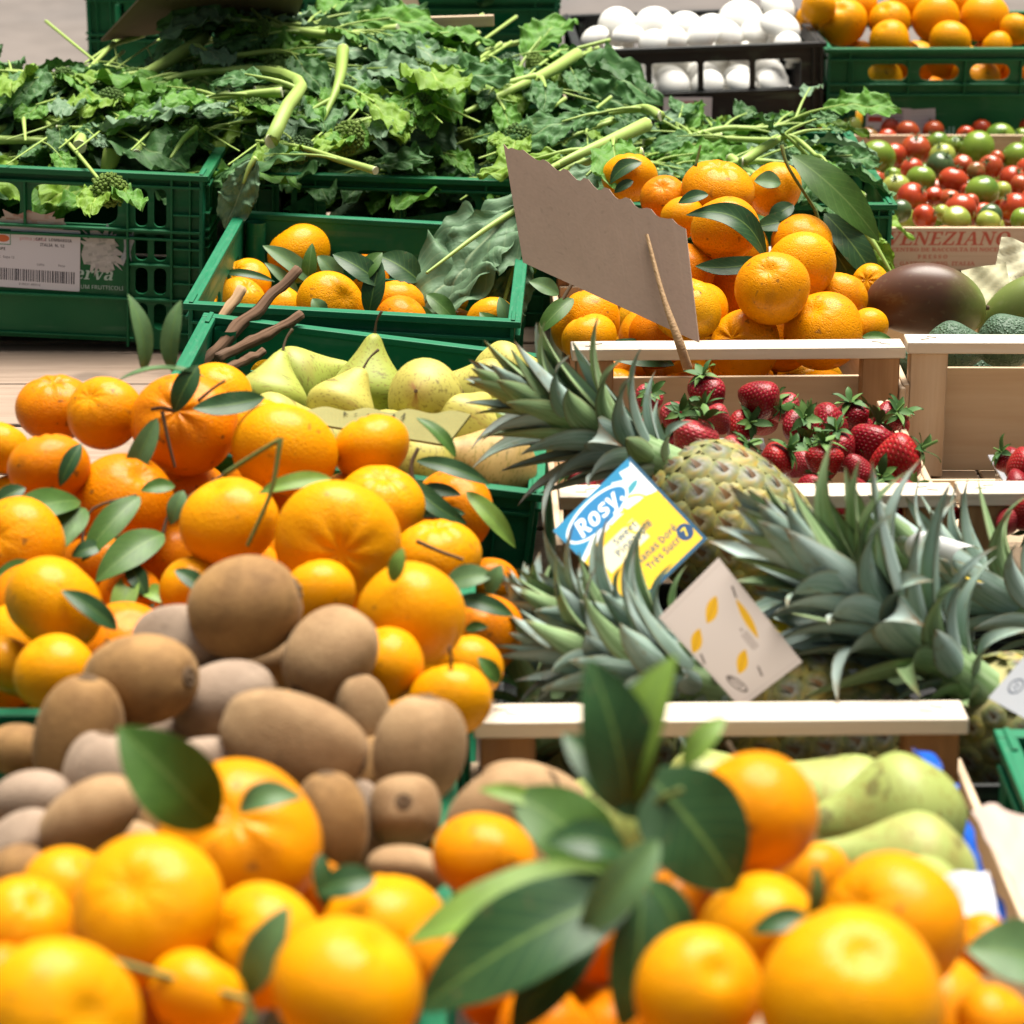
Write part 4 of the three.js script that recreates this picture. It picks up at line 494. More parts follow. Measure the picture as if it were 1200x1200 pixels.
{
  const R = rng(71), G = 'strawberries in the wooden crate', lab = 'red strawberry in the crate behind the pineapples';
  const rows = [[815, 517, 66, 2.20, [0.3, 0.8, 0.1]], [838, 490, 46, 2.27, [-0.5, 0.6, 0.1]], [858, 532, 54, 2.17, [0.75, 0.5, 0.2]], [828, 460, 58, 2.32, [-0.25, 0.9, 0.5]], [872, 553, 40, 2.14, [-0.4, 0.4, 0.2]], [892, 468, 58, 2.33, [0.8, -0.3, 0.1]], [760, 468, 40, 2.35, [0.1, 0.4, 0.8]], [688, 572, 30, 2.16, [-0.2, 0.5, -0.6]], [675, 558, 30, 2.18, [-0.7, 0.1, 0.4]], [966, 540, 52, 2.19, [0.0, 0.9, 0.15]], [986, 524, 50, 2.24, [-0.3, 0.9, 0.2]], [1022, 520, 62, 2.25, [0.3, 0.9, -0.1]], [1052, 537, 72, 2.21, [0.9, 0.35, 0.1]], [970, 496, 56, 2.31, [-0.7, 0.3, 0.3]], [908, 540, 52, 2.18, [0.6, 0.5, 0.3]], [1005, 551, 44, 2.18, [0.4, -0.7, -0.2]], [1002, 574, 40, 2.14, [0.2, -0.5, -0.6]], [1056, 578, 44, 2.13, [0.5, 0.2, -0.5]], [1050, 612, 46, 2.12, [0.2, -0.8, -0.3]], [1026, 606, 34, 2.15, [-0.5, 0.5, 0.6]], [936, 500, 50, 2.30, [0.2, 0.4, 0.8]], [920, 480, 45, 2.36, [-0.5, 0.5, 0.5]], [790, 490, 48, 2.33, [0.3, 0.3, 0.8]], [950, 575, 46, 2.15, [0.3, 0.5, -0.4]], [915, 575, 46, 2.15, [0.3, -0.5, -0.4]], [980, 600, 44, 2.15, [-0.5, 0.2, -0.3]], [860, 585, 46, 2.16, [0.3, 0.5, -0.4]], [800, 560, 50, 2.17, [0.3, 0.5, -0.4]], [740, 545, 46, 2.20, [0.3, 0.5, -0.4]], [710, 555, 44, 2.22, [-0.3, 0.5, -0.4]], [760, 510, 46, 2.30, [-0.3, 0.2, -0.4]], [868, 500, 46, 2.33, [0.4, 0.2, 0.6]], [1040, 490, 44, 2.36, [0.4, 0.3, 0.5]], [1000, 488, 46, 2.37, [-0.2, 0.7, 0.3]], [720, 590, 44, 2.15, [0.6, 0.2, 0.1]], [940, 545, 44, 2.24, [0.6, 0.4, 0.1]]];
  for (let i = 0; i < 20; i++) { const u = 785 + 290 * R(), v = 492 + 80 * R(); rows.push([u, v, 40 + 14 * R(), 2.42 - (v - 490) * 0.0028, [R() - 0.5, R() - 0.2, R() - 0.3]]); }
  for (const [u, v, w, z, d] of rows) berry(u, v, z, w / FPX * z * 1.22, d, R, lab, G);
  for (const [u, v, w, z, d] of [[1182, 540, 36, 2.20, [-0.5, 0.5, 0.3]], [1200, 545, 46, 2.17, [0.6, 0.4, 0.2]], [1192, 566, 36, 2.15, [0.1, -0.6, 0.3]], [1112, 600, 30, 2.12, [-0.8, 0.2, 0.1]], [1180, 612, 36, 2.10, [0.4, 0.4, -0.4]], [1205, 603, 46, 2.10, [0.2, -0.5, -0.4]], [1190, 590, 34, 2.14, [0.2, -0.5, 0.4]], [1220, 570, 46, 2.14, [0.2, 0.5, 0.4]]]) berry(u, v, z, w / FPX * z * 1.28, d, R, 'red strawberry in the half empty crate below the avocados', 'strawberries in the half empty crate');
  // clear punnets
  const clear = M([0.97, 0.97, 0.98], 0.06, { transmission: 1, thickness: 0, ior: 1.45 }), lip = M([0.85, 0.86, 0.9], 0.25, { transmission: 0.7, thickness: 0 });
  const punnet = (x, z, w, d, h, label, ry) => { const o = thing('plastic_punnet', label, 'punnet', null, V(x, TABLE + 0.008, z)); o.rotation.y = ry; const wall = (nm, a, b) => part(nm, a, b, o); wall('base_panel', box(-w / 2 + 0.008, w / 2 - 0.008, 0, 0.001, -d / 2 + 0.008, d / 2 - 0.008), clear); for (const s of [-1, 1]) { const f = new THREE.PlaneGeometry(w - 0.006, h); f.translate(0, h / 2, 0); f.rotateX(s * 0.10); f.translate(0, 0, s * (d / 2 - 0.009)); wall('long_side', f, clear); const e = new THREE.PlaneGeometry(d - 0.006, h); e.translate(0, h / 2, 0); e.rotateX(0.10); e.rotateY(s * Math.PI / 2); e.translate(s * (w / 2 - 0.009), 0, 0); wall('short_side', e, clear); }
    part('lip', joined([rbox(-w / 2 - 0.003, w / 2 + 0.003, h - 0.001, h + 0.0012, d / 2 - 0.002, d / 2 + 0.004, 0.0006), rbox(-w / 2 - 0.003, w / 2 + 0.003, h - 0.001, h + 0.0012, -d / 2 - 0.004, -d / 2 + 0.002, 0.0006), rbox(-w / 2 - 0.003, -w / 2 + 0.002, h - 0.001, h + 0.001, -d / 2 + 0.0022, d / 2 - 0.0022, 0.0005), rbox(w / 2 - 0.002, w / 2 + 0.003, h - 0.001, h + 0.001, -d / 2 + 0.0022, d / 2 - 0.0022, 0.0005)]), lip, o); };
  punnet(0.272, -2.155, 0.098, 0.155, 0.085, 'clear punnet with two large strawberries at the crate corner', 0.03); punnet(0.155, -2.17, 0.115, 0.16, 0.085, 'clear punnet in the middle of the strawberry crate', 0.0); punnet(0.465, -2.16, 0.11, 0.15, 0.075, 'clear punnet in the half empty strawberry crate', 0.02);
}
// ---- pineapples
const pineLeafMap = (seed, c0, c1) => tex(256, 256, (u, v) => { const st = fbm(u, v, 40, 3, seed, 3), n = fbm(u, v, 4, 4, seed + 2), e = sstep(0.10, 0.0, Math.min(u, 1 - u)), tip = sstep(0.84, 0.97, v) * sstep(0.4, 0.6, fbm(u, v, 8, 8, seed + 7)), br = sstep(0.66, 0.8, fbm(u, v, 5, 6, seed + 5)) * 0.55; return mix(mix(mix(c0, c1, clamp((st - 0.5) * 2.2 + n * 0.7)), [0.26, 0.22, 0.10], clamp(br + e * 0.5)), [0.28, 0.17, 0.08], tip); });
const pineLeafMats = [[1, [0.37, 0.48, 0.42], [0.19, 0.31, 0.23]], [2, [0.44, 0.54, 0.50], [0.25, 0.37, 0.32]], [3, [0.31, 0.44, 0.22], [0.15, 0.26, 0.09]]].map(([s, a, b]) => M([1, 1, 1], 0.55, { map: pineLeafMap(800 + s * 11, a, b) }));
const bladeGeos = [[0.2, 0.0], [0.4, 0.08], [0.6, -0.08], [0.05, 0.04], [0.8, 0.1]].map(([curve, twist], k) => { // channelled blade, base at the origin, pointing to +y, bending towards +z
  const f = (u, v, off) => { const x = (u - 0.5) * 2, w = 0.125 * (1 - Math.pow(v, 2.6)) * (0.80 + 0.35 * Math.sin(Math.min(1, v * 1.5) * 2.4)), a = curve * v * v, y = v * Math.cos(a * 0.6), z = v * Math.sin(a * 0.75) + (0.06 - 0.09 * v) ; return V(x * w + twist * v * v * 0.5, y, z - x * x * w * 0.55 + off); };
  return joined([sheet(4, 12, (u, v) => f(u, v, 0.004)), sheet(4, 12, (u, v) => f(1 - u, v, -0.004))]);
});
const eyeGeo = (() => { // one fruitlet: six-sided shield, sunken middle, a dry bract
  const g = tint(sheet(12, 5, (u, v) => { const a = u * 6.283, r = v, hex = 1 / Math.max(Math.abs(Math.cos(((a % 1.0472) - 0.5236))), 0.6) * 0.98, y = 0.42 * (1 - Math.pow(r, 2.6)) - 0.16 * Math.exp(-((r / 0.3) ** 2)); return V(Math.cos(a) * r * hex, y, Math.sin(a) * r * hex); }), (x, y, z) => { const r = Math.hypot(x, z), ed = [0.30, 0.29, 0.10]; return r > 0.88 ? ed : r < 0.45 ? [0.27, 0.26, 0.22] : mix(hash(x * 9, z * 9, 8) > 0.5 ? [0.36, 0.27, 0.07] : [0.16, 0.19, 0.07], [0.19, 0.19, 0.11], hash(x * 50, z * 50, 3)); });
  const b = sheet(2, 4, (u, v) => V((u - 0.5) * 0.46 * (1 - v * 0.92), 0.28 + 0.36 * Math.sin(v * 2.2), 0.22 - v * 0.95)), br = tint(b, (x, y, z) => mix([0.22, 0.13, 0.07], [0.16, 0.09, 0.05], hash(x * 90, z * 90, 5)));
  return mergeGeometries([g.toNonIndexed(), br.toNonIndexed()]);
})();
const eyeMats = [M([1, 1, 1], 0.55, { vertexColors: true }), M([1.25, 1.1, 0.75], 0.55, { vertexColors: true }), M([0.8, 0.85, 0.8], 0.6, { vertexColors: true })], pineCore = M([0.44, 0.40, 0.17], 0.8);
function pineapple(base, bodyDir, len, rad, crownDir, crownLen, seed, label, leaves = 56, bodyEyes = true) {
  const o = thing('pineapple', label, 'pineapple', 'pineapples in the black tray', base), R = rng(seed), q = new THREE.Quaternion().setFromUnitVectors(UP, bodyDir.clone().normalize().negate());
  const prof = (s) => rad * Math.pow(Math.sin(Math.PI * clamp(0.13 + s * 0.76)), 0.5) * (s < 0.12 ? 0.75 + s * 2.1 : 1);      // s = 0 at the crown, 1 at the foot
  const core = roundBody(20, 14, (a, t) => { const s = t / Math.PI, r = prof(s) * 0.91 * (s <= 0 || s >= 1 ? 0 : 1); return V(Math.cos(a) * r, -s * len, Math.sin(a) * r); }); core.applyQuaternion(q); part('core', core, pineCore, o);
  if (bodyEyes) { const rows = Math.round(len / 0.0165), n = 13; for (let j = 0; j < rows; j++) for (let i = 0; i < n; i++) { const s = (j + 0.55) / rows, a = (i + j * 0.5 + j * 0.06) / n * 6.283, r = prof(s), sc = Math.min(0.0128, r * Math.PI / n * 0.99); if (r < rad * 0.42) continue; const ds = 0.02, nr = (prof(s - ds) - prof(s + ds)) / (2 * ds * len), N = V(Math.cos(a), -nr * -1 * 0.9, Math.sin(a)).normalize(); N.y = clamp(-(prof(s + ds) - prof(s - ds)) / (2 * ds * len) * -1, -0.8, 0.8) ; N.normalize();
    const e = part('eye', eyeGeo, eyeMats[Math.floor(R() * 3)], o), up = UP.clone().addScaledVector(N, -N.y).normalize(), si = up.clone().cross(N); e.quaternion.setFromRotationMatrix(new THREE.Matrix4().makeBasis(si, N, up.clone().negate())).premultiply(q); e.scale.set(sc, sc * 0.62, sc * 0.98); e.position.copy(V(Math.cos(a) * r * 0.94, -s * len, Math.sin(a) * r * 0.94).applyQuaternion(q)); } }
  const c = new THREE.Quaternion().setFromUnitVectors(UP, crownDir.clone().normalize()), GA = 2.39996;
  part('crown_heart', limb([V(0, -0.02, 0), V(0, crownLen * 0.25, 0), V(0, crownLen * 0.5, 0)].map((p) => p.applyQuaternion(c)), [0.018, 0.016, 0.006], 8), pineLeafMats[2], o);
  for (let i = 0; i < leaves; i++) {
    const s = i / (leaves - 1), y = crownLen * (0.62 * Math.pow(s, 0.9)), a = i * GA + R() * 0.25, L = crownLen * (s < 0.3 ? 0.24 + 1.1 * s : 0.57 - 0.22 * (s - 0.3)) * (0.9 + 0.22 * R()), lean = (1.0 - 0.82 * Math.pow(s, 0.8)) + (R() - 0.5) * 0.3;
    const m = part('leaf', bladeGeos[s > 0.8 ? 3 : Math.floor(R() * 5)], pineLeafMats[Math.floor(R() * 3)], o);
    m.quaternion.copy(c).multiply(new THREE.Quaternion().setFromAxisAngle(UP, a)).multiply(new THREE.Quaternion().setFromAxisAngle(V(1, 0, 0), lean)); m.scale.set(L * 1.05 * (L < crownLen * 0.4 ? 1.15 : 1), L, L); m.position.copy(V(Math.sin(a) * 0.012 * (1 - s), y, Math.cos(a) * 0.012 * (1 - s)).applyQuaternion(c));
  }
  return o;
}
const toward = (a, b) => b.clone().sub(a);
{
  const b1 = deep(782, 548, 2.05); pineapple(b1, toward(b1, deep(925, 690, 2.02)), 0.145, 0.058, toward(b1, deep(630, 472, 2.02)), 0.168, 31, 'pineapple with blue and yellow tag, crown lying across the strawberry crate');
  const b2 = deep(812, 765, 1.84); pineapple(b2, toward(b2, deep(930, 840, 1.90)), 0.14, 0.055, toward(b2, deep(632, 712, 1.80)), 0.142, 33, 'pineapple with the banana printed card leaning beside its crown', 54, true);
  const b3 = deep(1138, 802, 1.80); pineapple(b3, toward(b3, deep(1230, 910, 1.84)), 0.145, 0.055, toward(b3, deep(948, 655, 1.76)), 0.198, 35, 'pineapple with the largest crown behind the pear crate rail', 66);
  const b4 = deep(1235, 735, 1.93); pineapple(b4, toward(b4, deep(1400, 800, 1.95)), 0.14, 0.055, toward(b4, deep(1090, 655, 1.95)), 0.158, 37, 'pineapple by the half empty strawberry crate, crown tips at the curled tag', 54);
  const b5 = deep(850, 812, 1.775); pineapple(b5, toward(b5, deep(1010, 880, 1.80)), 0.15, 0.052, toward(b5, deep(690, 770, 1.76)), 0.15, 39, 'pineapple lying low beside the clementine crate, under another crown', 46);
  const b6 = deep(640, 850, 1.80); pineapple(b6, toward(b6, deep(740, 880, 1.84)), 0.14, 0.05, toward(b6, deep(620, 720, 1.84)), 0.12, 43, 'pineapple with dry brownish crown against the wooden pear crate post', 36);
}
// ---- tomatoes
{
  const geo = roundBody(26, 18, (a, t) => { const s = Math.sin(t), l = 1 + 0.02 * Math.sin(2 * a) + 0.012 * Math.cos(5 * a) * Math.exp(-((t / 0.6) ** 2)); return V(Math.cos(a) * s * l, Math.cos(t) * 0.93 - 0.09 * Math.exp(-((t / 0.28) ** 2)), Math.sin(a) * s * l); });
  const tm = (seed, c0, c1, k) => M([1, 1, 1], 0.28, { specularIntensity: 0.4, map: tex(128, 64, (u, v) => mix(c0, c1, clamp(sstep(0.3, 0.75, fbm(u, v, 4, 3, seed)) * k))), clearcoat: 0.4, clearcoatRoughness: 0.15 });
  const T = { r: [tm(1, [0.50, 0.060, 0.014], [0.34, 0.032, 0.010], 1), 'red'], o: [tm(2, [0.52, 0.10, 0.022], [0.38, 0.055, 0.016], 1), 'orange red'], b: [tm(3, [0.36, 0.10, 0.03], [0.22, 0.12, 0.03], 1), 'brownish'], g: [tm(4, [0.20, 0.30, 0.03], [0.10, 0.19, 0.02], 1), 'green'], y: [tm(5, [0.42, 0.46, 0.08], [0.26, 0.33, 0.05], 1), 'yellow green'], d: [tm(6, [0.08, 0.13, 0.04], [0.05, 0.09, 0.03], 1), 'dark green'] };
  const cal = joined([0, 1, 2, 3, 4].map((i) => { const g = sheet(2, 4, (u, v) => V((u - 0.5) * 0.16 * (1 - v), 0.04 + 0.12 * Math.sin(v * 2.8) + 0.1 * v * v, v * 0.55)); g.rotateY(i * 1.2566); return g; }).concat([limb([V(0, 0, 0), V(0.03, 0.2, 0), V(0.1, 0.36, 0)], [0.04, 0.03], 5)])), calM = M([0.06, 0.11, 0.03], 0.7);
  const rows = [[130, 110, 115, 'b'], [95, 185, 115, 'r'], [440, 135, 118, 'r'], [320, 205, 115, 'b'], [430, 205, 105, 'r'], [545, 170, 122, 'o'], [465, 300, 132, 'r'], [590, 265, 152, 'o'], [570, 375, 115, 'r'], [570, 538, 156, 'r'], [800, 440, 142, 'r'], [695, 525, 92, 'r'], [785, 545, 105, 'o'], [855, 352, 105, 'o'], [930, 388, 95, 'b'], [1010, 362, 122, 'o'], [840, 605, 168, 'r'], [895, 565, 95, 'o'], [1135, 430, 132, 'r'], [1182, 465, 105, 'o'], [1145, 592, 152, 'r'], [640, 645, 125, 'r'], [415, 598, 112, 'b'], [365, 435, 95, 'o'], [872, 185, 95, 'r'], [1050, 312, 75, 'o'], [880, 495, 65, 'r'], [375, 312, 182, 'g'], [225, 140, 115, 'y'], [365, 98, 95, 'y'], [710, 232, 122, 'g'], [740, 302, 132, 'y'], [730, 355, 142, 'd'], [815, 242, 95, 'g'], [935, 262, 182, 'g'], [1065, 202, 152, 'g'], [1155, 305, 145, 'g'], [620, 432, 145, 'g'], [480, 482, 145, 'y'], [500, 612, 122, 'd'], [965, 502, 168, 'g'], [1075, 497, 95, 'y'], [1010, 640, 122, 'd'], [740, 622, 85, 'y'], [820, 660, 142, 'y'], [1000, 672, 122, 'y'], [1185, 192, 85, 'g'], [460, 412, 85, 'g'], [1230, 380, 140, 'r'], [1260, 250, 150, 'g'], [1260, 560, 150, 'r'], [1190, 660, 120, 'g'], [300, 560, 120, 'r'], [250, 450, 130, 'g'], [200, 300, 130, 'r'], [690, 160, 110, 'o'], [960, 150, 100, 'r'], [1130, 130, 100, 'y'], [1230, 130, 110, 'r']];
  const items = heap(rows.map(([x, y, w, c]) => [950 + x * 0.2083, 120 + y * 0.2083, w * 0.2083 * 1.16, 0.735 + (y - 100) / 560 * 0.012, { c }]), 0.9), R = rng(81);
  const fills = filler(items, [0.37, 0.93, TABLE + 0.006, 0.86, -3.25, -3.76], 0.018, 4, 70);
  for (const it of [...items, ...fills]) {
    const c = it.x.c || 'robgybd'[Math.floor(R() * 7)], o = thing('tomato', `${T[c][1]} small tomato in the tray printed in red`, 'tomato', `${T[c][1]} tomatoes in the tray`, it.pos), b = part('skin', geo, T[c][0], o); b.scale.setScalar(it.wx);
    aim(b, V(R() - 0.5, 0.2 + R() * 0.8, (R() - 0.4) * 1.4), R() * 6); if (R() < 0.6) { const k = part('calyx', cal, calM, o); k.quaternion.copy(b.quaternion); k.scale.setScalar(it.wx); k.position.copy(V(0, 0.86 * it.wx, 0).applyQuaternion(b.quaternion)); }
  }
}
// ---- mushrooms in the black crate
{
  const cap = roundBody(24, 16, (a, t) => { const s = Math.sin(t), y = Math.cos(t); return V(Math.cos(a) * s, y > 0 ? y * 0.72 : y * 0.28, Math.sin(a) * s); }), stem = limb([V(0, -0.1, 0), V(0, -0.5, 0), V(0.03, -0.85, 0)], [0.34, 0.30, 0.36], 12);
  const wm = M([1.1, 1.1, 1.1], 0.6, { map: tex(128, 64, (u, v) => mix([0.84, 0.82, 0.77], [0.70, 0.64, 0.55], sstep(0.55, 0.85, fbm(u, v, 6, 4, 55)) * 0.7)) });
  const rows = [[315, 120, 150], [475, 115, 152], [610, 115, 125], [722, 115, 118], [855, 95, 170], [1015, 38, 140], [1025, 125, 155], [215, 170, 110], [362, 165, 125], [560, 170, 110], [690, 160, 125], [790, 155, 125], [930, 155, 135], [300, 270, 150], [400, 275, 110], [540, 270, 155], [740, 262, 160], [930, 255, 160], [1080, 245, 100], [215, 275, 95], [650, 265, 110], [840, 260, 110], [470, 190, 110], [1060, 190, 100]];
  const items = heap(rows.map(([x, y, w]) => [640 + x * 0.2667, y * 0.2667, w * 0.2667 * 1.22, y < 60 ? 0.580 : y < 140 ? 0.602 : y < 200 ? 0.615 : 0.662, {}]), 0.86, 3.875), R = rng(91);
  for (const it of [...items, ...filler(items, [0.11, 0.42, TABLE + 0.012, 0.92, -3.85, -4.15], 0.024, 7, 40)]) { const o = thing('mushroom', 'white button mushroom in the black crate', 'mushroom', 'mushrooms in the black crate', it.pos), q = V((R() - 0.5) * 1.2, 0.5 + R(), R() * 1.1); aim(part('cap', cap, wm, o), q).scale.setScalar(it.wx); aim(part('stem', stem, wm, o), q).scale.setScalar(it.wx); }
}
// ---- mangoes and avocados
{
  const mango = roundBody(40, 28, (a, t) => { const s = Math.pow(Math.sin(t), 0.9), y = Math.cos(t); return V(Math.cos(a) * s * (0.56 + 0.07 * Math.sin(t + 0.4)) + 0.10 * y * y, y * 0.95 + 0.0, Math.sin(a) * s * 0.5); });
  const skin = (seed, f) => M([1, 1, 1], 0.38, { map: tex(512, 256, (u, v) => { const n = fbm(u, v, 5, 4, seed, 4), d = sstep(0.68, 0.76, fbm(u, v, 50, 30, seed + 3, 2)), g = sstep(f - 0.14, f + 0.20, v + (n - 0.5) * 0.35); return mix(mix(mix([0.085, 0.033, 0.025], [0.13, 0.065, 0.035], n), [0.17, 0.22, 0.05], g), [0.35, 0.30, 0.16], d * 0.10); }), clearcoat: 0.15, clearcoatRoughness: 0.4 });
  const o = thing('mango', 'dark red and green mango lying behind the avocados', 'mango', null, deep(1086, 352, 2.66)), b = part('skin', mango, skin(901, 0.70), o); b.scale.setScalar(0.061); aim(b, V(1, -0.10, 0.1), 0.2);
  const st = part('stalk_scar', new THREE.CylinderGeometry(0.002, 0.003, 0.003, 8), twigBrown, o); aim(st, V(1, -0.1, 0.1)); st.position.copy(V(1, -0.1, 0.1).normalize().multiplyScalar(0.059));
  const o2 = thing('mango', 'green mango beside the dark mango and the avocados', 'mango', null, deep(1205, 366, 2.68)), b2 = part('skin', mango, skin(907, -0.4), o2); b2.scale.setScalar(0.058); aim(b2, V(0.8, 0.5, 0.1), 0.2);
  const st2 = part('stalk_scar', new THREE.CylinderGeometry(0.002, 0.003, 0.003, 8), twigBrown, o2); aim(st2, V(0.8, 0.5, 0.1)); st2.position.copy(V(0.8, 0.5, 0.1).normalize().multiplyScalar(0.056));
  const avoF = pits(512, 256, 1500, 13, 0.03, 0.35), ab = tex(512, 256, (u, v) => 1 - clamp(avoF[Math.min(255, v * 256 | 0) * 512 + Math.min(511, u * 512 | 0)]), false), am = M([1, 1, 1], 0.5, { map: tex(256, 128, (u, v) => mix([0.045, 0.095, 0.055], [0.10, 0.17, 0.10], fbm(u, v, 12, 8, 44))), bumpMap: ab, bumpScale: 0.002 });
  const list = [[1122, 408, 2.56, 0.075, [1, 0.1, 0.1], 'dark green avocado under the dark red mango'], [1185, 398, 2.56, 0.078, [0.9, 0.4, 0.1], 'dark green avocado under the green mango'], [1250, 405, 2.56, 0.075, [0.9, 0.2, 0.1], 'avocado furthest along the crate from the clementines'], [1085, 425, 2.58, 0.07, [0.2, 0.2, 1], 'small dark avocado in the crate corner beside the clementines'], [1150, 440, 2.62, 0.085, [1, 0, 0.1], 'avocado at the bottom of the avocado crate']];
  for (const [u, v, z, len, d, label] of list) { const a = thing('avocado', label, 'avocado', null, deep(u, v, z)), s = part('skin', pearGeos[2], am, a); s.scale.set(len * 0.44, len * 0.5, len * 0.44); aim(s, V(...d), 1); const k = part('stalk', new THREE.CylinderGeometry(0.0022, 0.003, 0.006, 7), twigBrown, a); aim(k, V(...d)); k.position.copy(V(...d).normalize().multiplyScalar(len * 0.485)); }
}
// ---- turnip greens
const greenMap = (seed, c0, c1, vein) => tex(256, 512, (u, v) => { const x = Math.abs(u - 0.5) * 2, rib = Math.exp(-((x / (0.05 - 0.03 * v)) ** 2)), k = ((v * 7 - x * 2.6) % 1 + 1) % 1 - 0.5, sv = Math.exp(-((k / 0.045) ** 2)) * 0.55 * sstep(0.05, 0.2, x), fine = fbm(u, v, 30, 50, seed + 3, 3), n = fbm(u, v, 4, 6, seed); const e = sstep(0.68, 0.82, fbm(u, v, 5, 8, seed + 11)) * 0.35; return mix(mix(mix(c0, c1, clamp(n * 0.8 + fine * 0.4 - 0.1)), vein, clamp(rib * 0.9 + sv * 0.55)), [0.26, 0.27, 0.04], e * 0.5); });
const puckers = tex(256, 512, (u, v) => { const x = Math.abs(u - 0.5) * 2, k = ((v * 7 - x * 2.6) % 1 + 1) % 1 - 0.5; return clamp(0.25 + 0.5 * fbm(u, v, 10, 18, 1090, 3) + 0.5 * Math.abs(k) * 2 * 0.5 - 0.3 * Math.exp(-((x / 0.05) ** 2))); }, false);
const greenMats = [[1, [0.100, 0.240, 0.075], [0.055, 0.160, 0.038], [0.26, 0.38, 0.15]], [2, [0.130, 0.320, 0.036], [0.075, 0.220, 0.018], [0.32, 0.46, 0.10]], [3, [0.190, 0.310, 0.180], [0.120, 0.230, 0.110], [0.34, 0.44, 0.25]], [4, [0.050, 0.150, 0.036], [0.030, 0.100, 0.018], [0.16, 0.28, 0.08]], [5, [0.230, 0.390, 0.035], [0.150, 0.290, 0.022], [0.38, 0.50, 0.10]]].map(([s, a, b, v]) => M([1, 1, 1], 0.55, { map: greenMap(1000 + s * 13, a, b, v), transmission: 0.22, thickness: 0, specularIntensity: 0.3, bumpMap: puckers, bumpScale: 0.0022 }));
const stemMat = M([1, 1, 1], 0.5, { map: tex(64, 256, (u, v) => mix([0.34, 0.46, 0.10], [0.24, 0.38, 0.07], fbm(u, v, 10, 3, 1200)), true) }), stemPale = M([1, 1, 1], 0.5, { map: tex(64, 256, (u, v) => mix([0.42, 0.54, 0.15], [0.27, 0.42, 0.08], fbm(u, v, 12, 3, 1210))) }), cutMat = M([0.62, 0.64, 0.42], 0.6);
// toothed, frilled blade: base at the origin, along +x, face +y; unit length
const frill = Array.from({ length: 9 }, (_, k) => { const R = rng(1300 + k), ph = [R() * 6, R() * 6, R() * 6], curl = -0.1 + R() * 0.75, wid = 0.58 + R() * 0.20, fold = -0.05 + R() * 0.5, rip = 0.030 + R() * 0.035, tw = (R() - 0.5) * 1.0;
  return sheet(14, 52, (u, v) => { const x = (u - 0.5) * 2, ax = Math.abs(x), sgn = Math.sign(x) || 1, prof = Math.pow(Math.sin(Math.PI * Math.pow(clamp(v * 0.95 + 0.035), 0.85)), 0.6) * (0.62 + 0.45 * v);
    const lobe = 1 - 0.05 * (1 - Math.cos(v * 14 + ph[0] + sgn)) * ax * ax - 0.07 * Math.abs((((v * 12 + ph[1] + sgn * 0.3) % 1 + 1) % 1) - 0.5) * 2 * Math.pow(ax, 6), w = wid * 0.5 * prof * lobe;
    const L = v * (1 + 0.05 * ax * Math.sin(v * 20 + ph[2])), y = fold * ax * w * 0.8 + rip * Math.pow(ax, 1.6) * (Math.sin(v * 23 + ph[1] + 2.2 * sgn) + 0.6 * Math.sin(v * 43 + ph[0] + x * 3)) * prof + 0.022 * Math.sin(v * 11 + x * 5 + ph[2]) + 0.014 * Math.sin(v * 21 - x * 8 + ph[0]) - curl * v * v * 0.6, a = tw * v;
    return V(L * Math.cos(curl * v * 0.6), y * Math.cos(a) + x * w * Math.sin(a), x * w * Math.cos(a) - y * Math.sin(a)); }); });
const floretGeo = [0, 1].map((k) => { const R = rng(1400 + k), g = []; for (let i = 0; i < 90; i++) { const a = i * 2.39996, t = Math.sqrt((i + 0.5) / 90) * 1.5, r = 0.9 + 0.18 * R(); const s = new THREE.IcosahedronGeometry(0.105 + 0.06 * R(), 0); s.rotateX(R() * 3); s.translate(Math.sin(t) * Math.cos(a) * r, Math.cos(t) * r * 0.8, Math.sin(t) * Math.sin(a) * r); g.push(s); } const c = new THREE.SphereGeometry(0.85, 10, 8); c.scale(1, 0.8, 1); g.push(c); return joined(g); });
const floretMats = [M([0.085, 0.16, 0.03], 0.8), M([0.14, 0.22, 0.035], 0.8), M([0.055, 0.11, 0.03], 0.8)];
const cutDisc = (p, d, r, o) => { const g = new THREE.CylinderGeometry(r, r, 0.0015, 10); const m = part('cut_end', g, cutMat, o); m.position.copy(p); aim(m, d); return m; };
function leafAt(o, p, dir, face, L, R, mat) { const x = dir.clone().normalize(), z = x.clone().cross(face).normalize(), y = z.clone().cross(x); const m = part('leaf', frill[Math.floor(R() * 9)], greenMats[mat], o); m.quaternion.setFromRotationMatrix(new THREE.Matrix4().makeBasis(x, y, z)); m.position.copy(p); m.scale.setScalar(L); return m; }
const greenKind = (R) => { const q = R(); return q < 0.30 ? 0 : q < 0.52 ? 1 : q < 0.80 ? 2 : q < 0.92 ? 3 : 4; };
